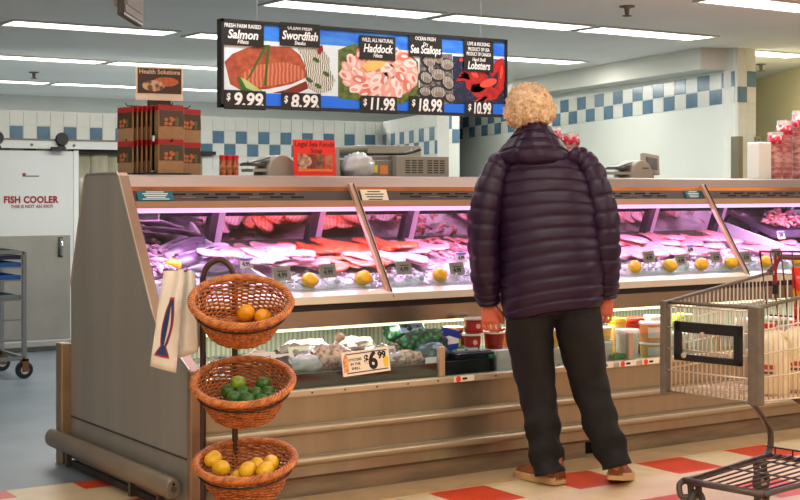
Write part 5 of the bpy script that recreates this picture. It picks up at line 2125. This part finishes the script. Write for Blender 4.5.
bd.ell(HD, (.076, .096, .118), SKIN, 28, 20, RH, headfn)
hp = lambda x, y, z: HD + RH @ V((x, y, z))
limb(bd, [hp(0, .088, .02), hp(0, .108, -.012), hp(0, .112, -.028), hp(0, .09, -.035)], [.009, .012, .014, .008], SKIN, 8, 3)       # nose
bd.ell(hp(0, .082, -.062), (.026, .014, .008), SKIN, 10, 6, RH)
bd.ell(hp(0, .078, -.098), (.03, .022, .018), SKIN, 10, 6, RH)
for sx in (-1, 1):
    bd.ell(hp(.078 * sx, -.005, -.01), (.010, .020, .032), SKIN, 10, 8, RH)
    bd.ell(hp(.032 * sx, .08, .028), (.018, .012, .007), SKIN, 8, 6, RH)
AL = [pl(500, 166, .0), pl(486, 205, -.03), pl(482, 245, -.03), pl(487, 285, .01), pl(489.5, 304, .03)]
AR = [pl(586, 164, .0), pl(602, 205, -.03), pl(605, 245, -.03), pl(606, 280, .01), pl(606.5, 296, .03)]
for A_ in (AL, AR):
    limb(bd, A_, [.055, .05, .046, .036, .028], SKIN)


def hand(w, d, side):
    """w wrist, side -1 left / +1 right.  Fingers hang down and curl in"""
    # hand frame: dn down along hand, out away from the thigh, bk towards the viewer
    dn = V((.10 * -side, .06, -1)).normalized()
    bk = V((side * .15, -1, -.05)).normalized()
    bk = (bk - dn * bk.dot(dn)).normalized()
    sd = dn.cross(bk).normalized()
    sd = sd if sd.x * side > 0 else -sd            # away from thigh = little finger edge when the back of the hand turns outwards
    limb(bd, [w - dn * .02, w + dn * .03, w + dn * .075, w + dn * .088], [(.028, .024), (.040, .020), (.042, .018), (.034, .012)], SKIN, 14, 3)
    for k, (o, L) in enumerate(((-.034, .074), (-.0115, .082), (.0115, .077), (.034, .062))):
        b0_ = w + dn * .078 + sd * o
        c1 = b0_ + dn * (L * .42) + bk * .004
        c2 = c1 + (dn * .55 + V((-side * .55, .55, 0))).normalized() * (L * .34)
        c3 = c2 + (dn * -.25 + V((-side * .6, .5, 0))).normalized() * (L * .28)
        limb(bd, [b0_ - dn * .012, b0_, c1, c2, c3], [.0088, .0086, .0082, .0078, .0065], SKIN, 8, 4)
    t0 = w + dn * .028 - sd * .034
    t1 = t0 + (dn * .8 - sd * .5 + V((0, .25, 0))).normalized() * .036
    t2 = t1 + (dn * 1.0 - sd * .05 + V((0, .2, 0))).normalized() * .030
    limb(bd, [t0 - dn * .01 + sd * .01, t0, t1, t2, t2 + dn * .012], [.014, .0135, .011, .010, .007], SKIN, 8, 4)


hand(AL[-1] + V((0, 0, -.003)), 1, -1)
hand(AR[-1] + V((0, 0, -.003)), 1, 1)
LL = [pl(530, 300, 0), pl(532, 340, .01), pl(537, 388, .02), pl(543, 430, .0), pl(547, 464, -.015), pl(548, 474, -.02)]
LR = [pl(577, 300, 0), pl(582, 340, .0), pl(589, 385, .01), pl(601, 425, -.04), pl(612, 455, -.075), pl(615, 466, -.08)]
for L_ in (LL, LR):
    limb(bd, L_, [.09, .075, .055, .05, .04, .038], SKIN)
body = bd.build('body', man, True)
md = body.modifiers.new('remesh', 'REMESH')
md.mode = 'VOXEL'
md.voxel_size = .0040
md.use_smooth_shade = True
dg = bpy.context.evaluated_depsgraph_get()
dg.update()
me = bpy.data.meshes.new_from_object(body.evaluated_get(dg))
body.modifiers.clear()
old = body.data
body.data = me
bpy.data.meshes.remove(old)
for p in me.polygons:
    p.use_smooth = True
md = body.modifiers.new('smooth', 'SMOOTH')
md.factor = .5
md.iterations = 1
# eyes, glasses
for sx in (-1, 1):
    mb = MB()
    mb.ell(hp(.031 * sx, .083, .012), (.011, .011, .011), TXTW, 12, 8)
    mb.ell(hp(.031 * sx, .0925, .012), (.005, .003, .005), TXTB, 10, 6)
    mb.build('eye', man, True)
mb = MB()
for sx in (-1, 1):
    mb.tube([hp(.032 * sx + .024 * math.cos(a), .104, .010 + .018 * math.sin(a)) for a in [2 * pi * i / 20 for i in range(20)]], .0022, BLACK, 6, closed=True)
    mb.tube([hp(.056 * sx, .104, .016), hp(.084 * sx, .09, .016), hp(.089 * sx, .0, .014), hp(.088 * sx, -.02, -.0)], .0028, BLACK, 6)
mb.tube([hp(-.008, .104, .014), hp(.008, .104, .014)], .002, BLACK, 6)
mb.build('glasses', man, True)
# -- hair: curly
HAIR = mat('curly_blond_hair', (240, 216, 180), .55, rgb2=(204, 164, 120), scale=45, lo=.3, hi=.65)
hb = MB()


def hairfn(p, q):
    n = .14 * noise.noise(p * 2.3 + V((3, 1, 5))) + .17 * abs(noise.noise(p * 6.0)) + .06 * noise.noise(p * 14)
    r = q * (1 + n)
    if p.z < -.25:
        r *= 1 - .25 * (-p.z - .25)
    return r


hc = hp(0, -.022, .020)
hb.ell(hc, (.107, .104, .112), HAIR, 72, 48, RH, lambda p, q: hairfn(p, q) if not (p.y > .55 and p.z < .55) else q * .72)
R = random.Random(4)
for i in range(900):
    p = V((R.gauss(0, 1), R.gauss(0, 1), R.gauss(0, 1))).normalized()
    if (p.y > .45 and p.z < .5) or p.z < -.72:
        continue
    base = hc + RH @ hairfn(p, V((p.x * .107, p.y * .104, p.z * .112)))
    n_ = (RH @ p).normalized()
    t1 = n_.orthogonal().normalized()
    t1 = Quaternion(n_, R.uniform(0, 6.28)) @ t1
    t2 = n_.cross(t1)
    cr = R.uniform(.005, .010)
    a0 = R.uniform(0, 6.28)
    pts = []
    for k in range(10):
        a = a0 + k * .62
        pts.append(base - n_ * .003 + t1 * (cr * math.cos(a) + .0012 * k) + n_ * (cr * .75 * math.sin(a) + .002) + t2 * (.0022 * k - .01))
    hb.tube(pts, [.0016, .002, .0023, .0023, .0023, .0023, .002, .0018, .0014, .001], HAIR, 5)
hb.build('hair', man, True)
# -- jacket
JK = mat('dark_purple_nylon', (38, 17, 46), .42, bump=.12, scale=35, var=.12, sheen=0)
JK.node_tree.nodes['Principled BSDF'].inputs['Specular IOR Level'].default_value = .35
JS = mat('dark_seam_purple', (28, 20, 28), .7)
jb = MB()
PITCH = .0535


def puff(t):
    q = (t / PITCH) % 1.0
    d = min(q, 1 - q)
    return -math.exp(-(d / .06) ** 1.3) + .22 * math.sin(pi * q)


secs = [(.775, .040, .205, .150), (.80, .038, .226, .165), (.90, .034, .236, .178), (1.02, .026, .236, .176), (1.15, .016, .232, .165), (1.27, .006, .226, .152), (1.35, -.002, .212, .135), (1.415, -.008, .186, .118), (1.455, -.018, .150, .105), (1.485, -.030, .115, .095), (1.51, -.036, .09, .085)]
sd_ = catmull(secs, 14)
rings = []
for z, cx, a, b_ in sd_:
    ring = []
    for j in range(56):
        an = 2 * pi * j / 56
        ca, sa = math.cos(an), math.sin(an)
        x = cx + a * (abs(ca) ** .8) * (1 if ca > 0 else -1)
        y = b_ * (abs(sa) ** .85) * (1 if sa > 0 else -1)
        xx = (x - cx) / .23
        zt = z + .035 * xx * max(0, min(1, (1.45 - z) / .5)) + .012 * math.cos(xx * 2.2) * (1 if y < 0 else 0)
        zz = z - .008 * noise.noise(V((xx * 1.5, z * 5, 2)))
        f = .0098 * puff(zz - .775) + .006 * noise.noise(V((xx * 4, z * 18, y * 8)))
        k = 1 + f / max(.1, math.hypot(x - cx, y))
        ring.append(V((cx + (x - cx) * k, y * k, zt)))
    rings.append(ring)
jb.rings(rings, JK)
jk = jb.build('jacket', man, True)


def sleeve_(A_, rad, seed):
    sb = MB()
    L = sum((A_[i + 1] - A_[i]).length for i in range(len(A_) - 1))
    limb(sb, A_, rad, JK, 26, 22, lambda t, a, P: -.003 + .0095 * puff(t * L + .01) + .007 * noise.noise(V((a * 2, t * 14, seed))))
    return sb.build('sleeve', jk, True)


sleeve_([pl(517, 156, 0), pl(499, 168, -.0), pl(486, 206, -.025), pl(483, 245, -.03), pl(486.5, 284, .0), pl(489, 304, .025)], [(.045, .05), (.066, .075), (.076, .085), (.073, .08), (.068, .072), (.052, .054)], 1)
sleeve_([pl(568, 154, 0), pl(587, 167, -.0), pl(600, 206, -.025), pl(604, 245, -.03), pl(605.5, 279, .0), pl(606.5, 296, .025)], [(.045, .05), (.066, .075), (.074, .085), (.073, .08), (.066, .072), (.052, .054)], 2)
# hood lying at the nape: stacked padded rolls plus collar
hb = MB()
hz = catmull([(1.450, .130, .120), (1.462, .162, .150), (1.482, .178, .168), (1.51, .172, .166), (1.545, .146, .154), (1.58, .118, .140), (1.61, .092, .124), (1.632, .072, .108), (1.640, .058, .095), (1.630, .048, .082)], 8)
RGS = []
for z, hw, dp in hz:
    ring = []
    for j in range(96):
        ph = 2 * pi * j / 96
        back = (1 - math.cos(ph)) / 2          # 0 at the front, 1 at the nape
        pa = ph - pi                           # 0 at the nape
        g = -math.exp(-((abs(pa) - .62) / .05) ** 2) - math.exp(-((abs(pa) - 1.35) / .05) ** 2)
        zq = z + .012 * (abs(pa)) ** 2 * (1 if abs(pa) < 1 else 1)
        for zc in ((1.522, 1.560, 1.600) if abs(pa) < .62 else (1.530, 1.592)):
            g -= math.exp(-((zq - zc) / .0045) ** 2)
        bul = .010 * max(g, -1.2) + .006 * noise.noise(V((pa * 3, z * 22, 4)))
        r1, r2 = hw + bul, dp * (.35 + .65 * back) + bul
        ring.append(V((-.050 + r1 * math.sin(-ph) , .02 + (r2 * math.cos(ph)), z - .075 * (1 - back) ** 1.5 - .012 * math.cos(pa * 1.2) * (1 if z < 1.5 else .3))))
    RGS.append(ring)
hb.rings(RGS, JK)
limb(hb, [V((-.03, 0, 1.43)), V((-.04, .0, 1.50)), V((-.052, .01, 1.56))], [(.115, .10), (.098, .092), (.078, .082)], JK, 24, 6)
hb.build('hood', man, True)
# -- trousers
TR = mat('black_denim', (21, 18, 17), .85, rgb2=(9, 8, 9), scale=12, bump=.35, lo=.35, hi=.7)
tb = MB()


def wr(seed):
    return lambda t, a, P: .010 * noise.noise(V((a * 1.2, P.z * 13, seed))) + .009 * math.sin(P.z * 52 + 2.5 * math.sin(a) + seed) * max(0, min(1, (.42 - P.z) / .25)) + .003 * noise.noise(V((a * 3, P.z * 34, seed)))


limb(tb, [V((.03, 0, .93)), V((.036, 0, .84)), V((.04, 0, .78)), V((.04, .0, .745))], [(.205, .135), (.212, .138), (.208, .12), (.15, .06)], TR, 30, 4)
limb(tb, [pl(531, 296, 0), pl(529.5, 318, 0), pl(531, 345, .01), pl(537, 388, .02), pl(543, 430, .0), pl(547, 462, -.012), pl(549, 472, -.018)], [(.112, .128), (.112, .125), (.104, .112), (.087, .094), (.078, .084), (.074, .082), (.075, .086)], TR, 28, 9, wr(1))
limb(tb, [pl(574, 296, 0), pl(577, 318, 0), pl(582, 345, .0), pl(590, 385, .01), pl(601, 425, -.04), pl(611, 452, -.07), pl(614, 463, -.08)], [(.108, .128), (.110, .125), (.102, .112), (.086, .094), (.078, .084), (.072, .082), (.067, .08)], TR, 28, 9, wr(5))
tb.build('trousers', man, True)
# -- shoes
SHB = mat('brown_suede', (150, 86, 48), .6, var=.2, scale=25)
SOL = mat('tan_rubber_sole', (206, 164, 112), .55, var=.1, scale=20)


def shoe(heel, dirn, lift, L=.285):
    d = V((dirn[0], dirn[1], 0)).normalized()
    x = V((d.y, -d.x, 0))
    up = V((0, 0, 1))
    R_ = Matrix.Rotation(-lift, 3, x)
    toe = heel + d * L
    pv = heel + d * (L * .72)
    T = lambda p: pv + (R_ @ (p - pv)) if (p - heel).dot(d) < L * .72 else p
    ub, sb = MB(), MB()
    U, S1, S2 = [], [], []
    for i in range(15):
        t = i / 14
        w = .040 + .016 * math.sin(pi * min(1, t * .95) ** 1.6) if t < .86 else .056 * math.sqrt(max(.02, 1 - ((t - .80) / .205) ** 2))
        if t < .08:
            w *= .8 + 2.5 * t
        h = .118 - .03 * t if t < .35 else .1075 - .085 * (t - .35) ** .8 if t < .93 else .047 - (t - .93) * .16
        h = max(h, .022)
        c = heel + d * (L * t)
        ring = []
        for j in range(14):
            a = 2 * pi * j / 14
            ca, sa = math.cos(a), math.sin(a)
            ring.append(T(c + x * (w * ca * (1 - .25 * max(0, sa))) + up * (.022 + (h - .022) * max(0, sa) ** .7)))
        U.append(ring)
        for Q, z, gw in ((S1, .03, 1.10), (S2, .0, 1.05)):
            Q.append((c, w * gw, z))
    ub.rings(U, SHB)
    R2 = []
    for (c, w, z), (c2, w2, z2) in zip(S1, S2):
        R2.append([T(c - x * w + up * .036), T(c + x * w + up * .036), T(c + x * w2 + up * .001), T(c - x * w2 + up * .001)])
    sb.rings(R2, SOL)
    sh = ub.build('shoe', man, True)
    s_o = sb.build('sole', sh, False, bevel=.006)
    b = MB()
    for k in range(4):
        t = .42 + .08 * k
        c = T(heel + d * (L * t) + up * (.121 - .085 * max(0, t - .35) ** .8 - .006))
        b.tube([c - x * .022, c + up * .004, c + x * .022], .003, mat('shoe_lace', (120, 90, 60), .7), 5)
    b.build('laces', sh)
    # ankle collar with pale lining
    b = MB()
    c = heel + d * .055
    b.tube([T(c + x * (.034 * math.cos(a)) + d * (.046 * math.sin(a)) + up * (.114)) for a in [2 * pi * i / 18 for i in range(18)]], .009, mat('shoe_collar', (120, 70, 42), .7), 8, closed=True)
    b.build('collar', sh, True)


shoe(V((.066, -.060, 0)), (-.60, .80), .02)
shoe(V((.300, -.125, 0)), (.28, .96), .18)
# ------------------------------------------------------------------ shopping cart
PLc = RD(1.06, 5.6, 0)
ac = V((.178, -.981, 0)).normalized()
cart = thing('shopping_cart', 'grey wire shopping cart with a black empty ad frame on its front', 'shopping cart', PLc, math.atan2(ac.y, ac.x))
WIRE = mat('cart_wire_cream', (208, 196, 176), .35, .5)
POST = mat('cart_post_grey', (112, 104, 92), .5, .3, var=.2, scale=20)
CHAS = mat('cart_chassis_brown_grey', (84, 74, 68), .4, .4)
WF, ZB = .415, .527
zt = lambda y: .885 + .09 * y
xl_ = lambda y: -.055 * y
xr_ = lambda y: WF + .055 * y
BL = .85
for x, w_ in ((.0, .026), (WF, .05)):
    mb = MB()
    mb.b2((x - w_ / 2, -.018, ZB - .012), (x + w_ / 2, .022, .888), POST)
    mb.build('corner_post', cart, bevel=.004)


def wires(name, A_, B_, C_, D_, nv, nh, rv=.0030, rh=.0038, m_=WIRE, skip=0):
    """quad A(bottom start) B(bottom end) C(top end) D(top start)"""
    A_, B_, C_, D_ = map(V, (A_, B_, C_, D_))
    mb = MB()
    for i in range(nv):
        t = (i + .5) / nv
        mb.tube([A_.lerp(B_, t), D_.lerp(C_, t)], rv, m_, 6)
    for i in range(nh):
        t = i / (nh - 1)
        mb.tube([A_.lerp(D_, t), B_.lerp(C_, t)], rh, m_, 6)
    return mb.build(name, cart, True)


wires('front_wire_panel', (0, 0, ZB), (WF, 0, ZB), (WF, 0, .868), (0, 0, .868), 20, 5)
wires('side_wire_panel', (WF, 0, ZB), (xr_(BL), BL, ZB - .03), (xr_(BL), BL, zt(BL)), (WF, 0, .88), 26, 5)
wires('side_wire_panel', (0, 0, ZB), (xl_(BL), BL, ZB - .03), (xl_(BL), BL, zt(BL)), (0, 0, .88), 26, 5)
wires('rear_wire_gate', (xl_(BL), BL, ZB - .03), (xr_(BL), BL, ZB - .03), (xr_(BL), BL, zt(BL)), (xl_(BL), BL, zt(BL)), 14, 5)
wires('basket_floor', (0, 0, ZB), (WF, 0, ZB), (xr_(BL), BL, ZB - .03), (xl_(BL), BL, ZB - .03), 18, 9)
mb = MB()
mb.tube([(xl_(BL), BL, zt(BL)), (0, .01, .882), (WF, .01, .882), (xr_(BL), BL, zt(BL))], .0075, POST, 8)
mb.build('rim_tube', cart, True)
mb = MB()
x0, x1, z0, z1 = .058, .365, .658, .812
for a, b in (((x0, -.024, z0), (x1, -.008, z0 + .026)), ((x0, -.024, z1 - .042), (x1, -.008, z1)), ((x0, -.024, z0), (x0 + .032, -.008, z1)), ((x1 - .034, -.024, z0), (x1, -.008, z1))):
    mb.b2(a, b, BLACK)
fr_ = mb.build('ad_frame', cart, bevel=.003)
mb = MB()
for x, z in ((x0 + .135, z1 - .045), (x0 + .05, z0 + .022), (x1 - .045, z0 + .04)):
    mb.lathe([(.011, 0), (.011, .004), (.004, .006)], mat('bolt_pale', (196, 180, 156), .4, .4), 12, (x, -.025, z), Matrix.Rotation(pi / 2, 3, 'X'))
mb.build('bolts', fr_)
# child seat flap, handle
mb = MB()
FL = mat('maroon_brown_wire', (84, 40, 34), .4, .3)
yb, zb_ = .62, .86
fpts = [(.10, yb - .02, .80), (.085, yb - .06, 1.07), (.44, yb - .06, 1.08), (.43, yb - .02, .80)]
mb.tube(fpts, .0055, FL, 8, closed=True)
for i in range(1, 7):
    t = i / 7
    a = V(fpts[0]).lerp(V(fpts[3]), t)
    b = V(fpts[1]).lerp(V(fpts[2]), t)
    mb.tube([a, b], .003, FL, 6)
mb.build('seat_flap', cart, True)
mb = MB()
REDS = mat('red_strap', (140, 26, 34), .6)
q = V((.165, yb - .07, 1.06))
mb.bar(q, q + V((.006, -.004, -.12)), .011, .004, REDS, up=(0, 1, 0))
mb.bar(q + V((.02, 0, 0)), q + V((-.01, -.004, -.13)), .007, .004, REDS, up=(0, 1, 0))
s1 = mb.build('seat_strap', cart)
mb = MB()
mb.box(q + V((.005, -.008, -.145)), (.026, .010, .045), BLACK)
mb.build('buckle', s1, bevel=.004)
mb = MB()
mb.tube([(xl_(BL), BL, zt(BL)), (xl_(BL), BL + .10, 1.03), (xr_(BL), BL + .10, 1.03), (xr_(BL), BL, zt(BL))], .013, mat('handle_brown', (90, 50, 44), .4), 10)
mb.build('handle', cart, True)
# chassis
for x, sx in ((-.03, -1), (.40, 1)):
    mb = MB()
    xi = .0 if sx < 0 else .37
    P = [(xi, .13, .15), (xi, .30, .15), (x, .70, .155), (x, .80, .165), (x, .835, .22), (x, .80, .30), ((.05, .47, .50) if sx < 0 else (.31, .42, .50))]
    mb.tube(catmull(P, 6), .015, CHAS, 10, flat=.75)
    mb.build('chassis_rail', cart, True)
mb = MB()
mb.tube(catmull([(.0, .13, .15), (-.012, .115, .13), (0, .11, .09), (.02, .13, .085)], 5), .013, CHAS, 8)
mb.tube([(0, .13, .15), (.37, .13, .15)], .014, CHAS, 10)
mb.build('front_bar', cart, True)
mb = MB()
mb.tube([(-.03, .80, .16), (.40, .80, .16)], .012, CHAS, 10)
mb.build('rear_bar', cart, True)
mb = MB()
DW_ = mat('rack_wire_dark', (72, 56, 54), .4, .5)
for i in range(9):
    t = (i + .5) / 9
    mb.tube([(.37 * t, .13, .158), (-.03 + .43 * t, .80, .172)], .0038, DW_, 6)
for y in (.42, .66, .79):
    mb.tube([(-.0, y, .164), (.38, y, .164)], .0042, DW_, 6)
for i in range(5):
    t = .1 + .2 * i
    mb.tube([(-.03 + .43 * t, .80, .172), (-.03 + .43 * t, .80, .20)], .0034, DW_, 6)
mb.tube([(-.03, .80, .20), (.40, .80, .20)], .004, DW_, 6)
mb.build('bottom_rack', cart, True)
for x, y in ((.03, .17), (.34, .17), (-.02, .74), (.39, .74)):
    mb = MB()
    mb.lathe([(.018, -.014), (.050, -.014), (.056, -.007), (.056, .007), (.050, .014), (.018, .014)], mat('caster_tread', (70, 64, 60), .6), 20, (x, y, .0565), Matrix.Rotation(pi / 2, 3, 'Y'))
    w_ = mb.build('caster', cart, 'auto')
    mb = MB()
    mb.cyl((x - .016, y, .0565), (x + .016, y, .0565), .024, mat('caster_core', (190, 176, 150), .5), 14)
    for sx in (-1, 1):
        mb.bar((x + .019 * sx, y, .056), (x + .019 * sx, y - .01, .135), .004, .03, CHAS, up=(1, 0, 0))
    mb.b2((x - .022, y - .03, .128), (x + .022, y + .015, .138), CHAS)
    mb.build('fork', w_)
CQ = Matrix.Rotation(cart.rotation_euler.z, 3, 'Z')
cw = lambda x, y, z: PLc + CQ @ V((x, y, 0)) + V((0, 0, z))


def jug(label, x, y):
    t = thing('milk_jug', label, 'jug', cw(x, y, ZB + .004), cart.rotation_euler.z + .5, 'milk jugs in the cart')
    MJ = mat('cream_jug_plastic', (240, 224, 184), .3, sub=.1)
    b = MB()
    prf = [(.070, 0), (.076, .006), (.077, .10), (.076, .165), (.066, .20), (.040, .232), (.020, .246), (.020, .258)]
    R_ = []
    for r, z in prf:
        ring = []
        for k in range(24):
            a = 2 * pi * k / 24
            e = .55 if z < .17 else .8
            ring.append(V((r * abs(math.cos(a)) ** e * (1 if math.cos(a) > 0 else -1), r * abs(math.sin(a)) ** e * (1 if math.sin(a) > 0 else -1), z)))
        R_.append(ring)
    b.rings(R_, MJ)
    b.build('jug_body', t, True)
    b = MB()
    b.tube(catmull([(.02, 0, .235), (.055, 0, .228), (.085, 0, .19), (.078, 0, .12)], 5), .011, MJ, 8)
    b.build('jug_handle', t, True)
    b = MB()
    b.lathe([(.023, .252), (.023, .270), (.020, .273)], mat('red_cap', (206, 40, 40), .4), 16)
    b.build('cap', t, 'auto')
    b = MB()
    b.b2((-.026, -.0785, .075), (.026, -.0765, .12), mat('pale_jug_label', (236, 214, 180), .5))
    b.b2((-.020, -.0795, .098), (.020, -.078, .116), mat('red_jug_print', (200, 60, 56), .5))
    b.b2((-.020, -.0795, .080), (.020, -.078, .090), mat('brown_jug_print', (110, 70, 60), .5))
    b.build('label', t)


jug('cream milk jug with a red cap behind the cart corner post', .325, .25)
jug('cream milk jug with a red cap at the right picture edge', .335, .43)
t = thing('snack_packet', 'large red and yellow snack packet standing in the cart behind the seat flap', 'packet', cw(.30, .70, ZB - .02), cart.rotation_euler.z + .9)
b = MB()
RR = []
for i in range(11):
    q = i / 10
    th = .05 * math.sin(pi * q) ** .5 + .002
    w_ = .13 * (1 + .05 * math.cos(q * 6))
    RR.append([V((w_ * math.cos(a), th * math.sin(a), .50 * q)) for a in [2 * pi * k / 16 for k in range(16)]])
b.rings(RR, mat('red_yellow_foil', (226, 46, 30), .25, rgb2=(246, 176, 40), scale=7, lo=.42, hi=.5, bump=.2))
b.build('foil_bag', t, True)
b = MB()
b.ell((.0, -.035, .40), (.06, .02, .05), mat('orange_print_spot', (244, 150, 30), .4), 14, 8)
b.ell((.06, -.03, .33), (.04, .02, .04), mat('lime_print_spot', (150, 190, 60), .4), 12, 8)
b.build('printed_spots', t, True)
# ------------------------------------------------------------------ light of the shop
w = bpy.data.worlds.new('world')
SC.world = w
w.use_nodes = True
w.node_tree.nodes['Background'].inputs[0].default_value = (1.0, .94, .86, 1)
w.node_tree.nodes['Background'].inputs[1].default_value = .35


def area(x, y, z, sx, sy, e, col):
    L = bpy.data.lights.new('ceiling_lamp', 'AREA')
    L.shape = 'RECTANGLE'
    L.size, L.size_y, L.energy, L.color = sx, sy, e, col
    o = bpy.data.objects.new('ceiling_lamp', L)
    COL.objects.link(o)
    o.location = (x, y, z)
    return o


for y in (-3.5, -.5, 2.2):
    for x in (-2.0, 2.2, 6.4):
        area(x, y, 2.47, 2.4, .3, 54, (1.0, .95, .82) if y < 0 else (1.0, .98, .92))
for x in (1.2, 3.6, 6.0, 8.4):
    area(x, 4.1, 2.47, 1.2, .3, 11, (1.0, .97, .88))
for x in (1.4, 3.0, 4.6):
    area(x, 6.05, 2.485, 1.2, .28, 9, (1.0, .99, .95))
area(pc2.x, pc2.y, 2.485, .7, .28, 40, (1.0, .95, .8))
for a, b, y, l in LT:
    area((a + b) / 2, y, 2.485, b - a, .28, 48 if a > 7.5 and y > 10 else 21, (1.0, .98, .92))  # two lamps added behind the sign run stronger to brighten the right wall
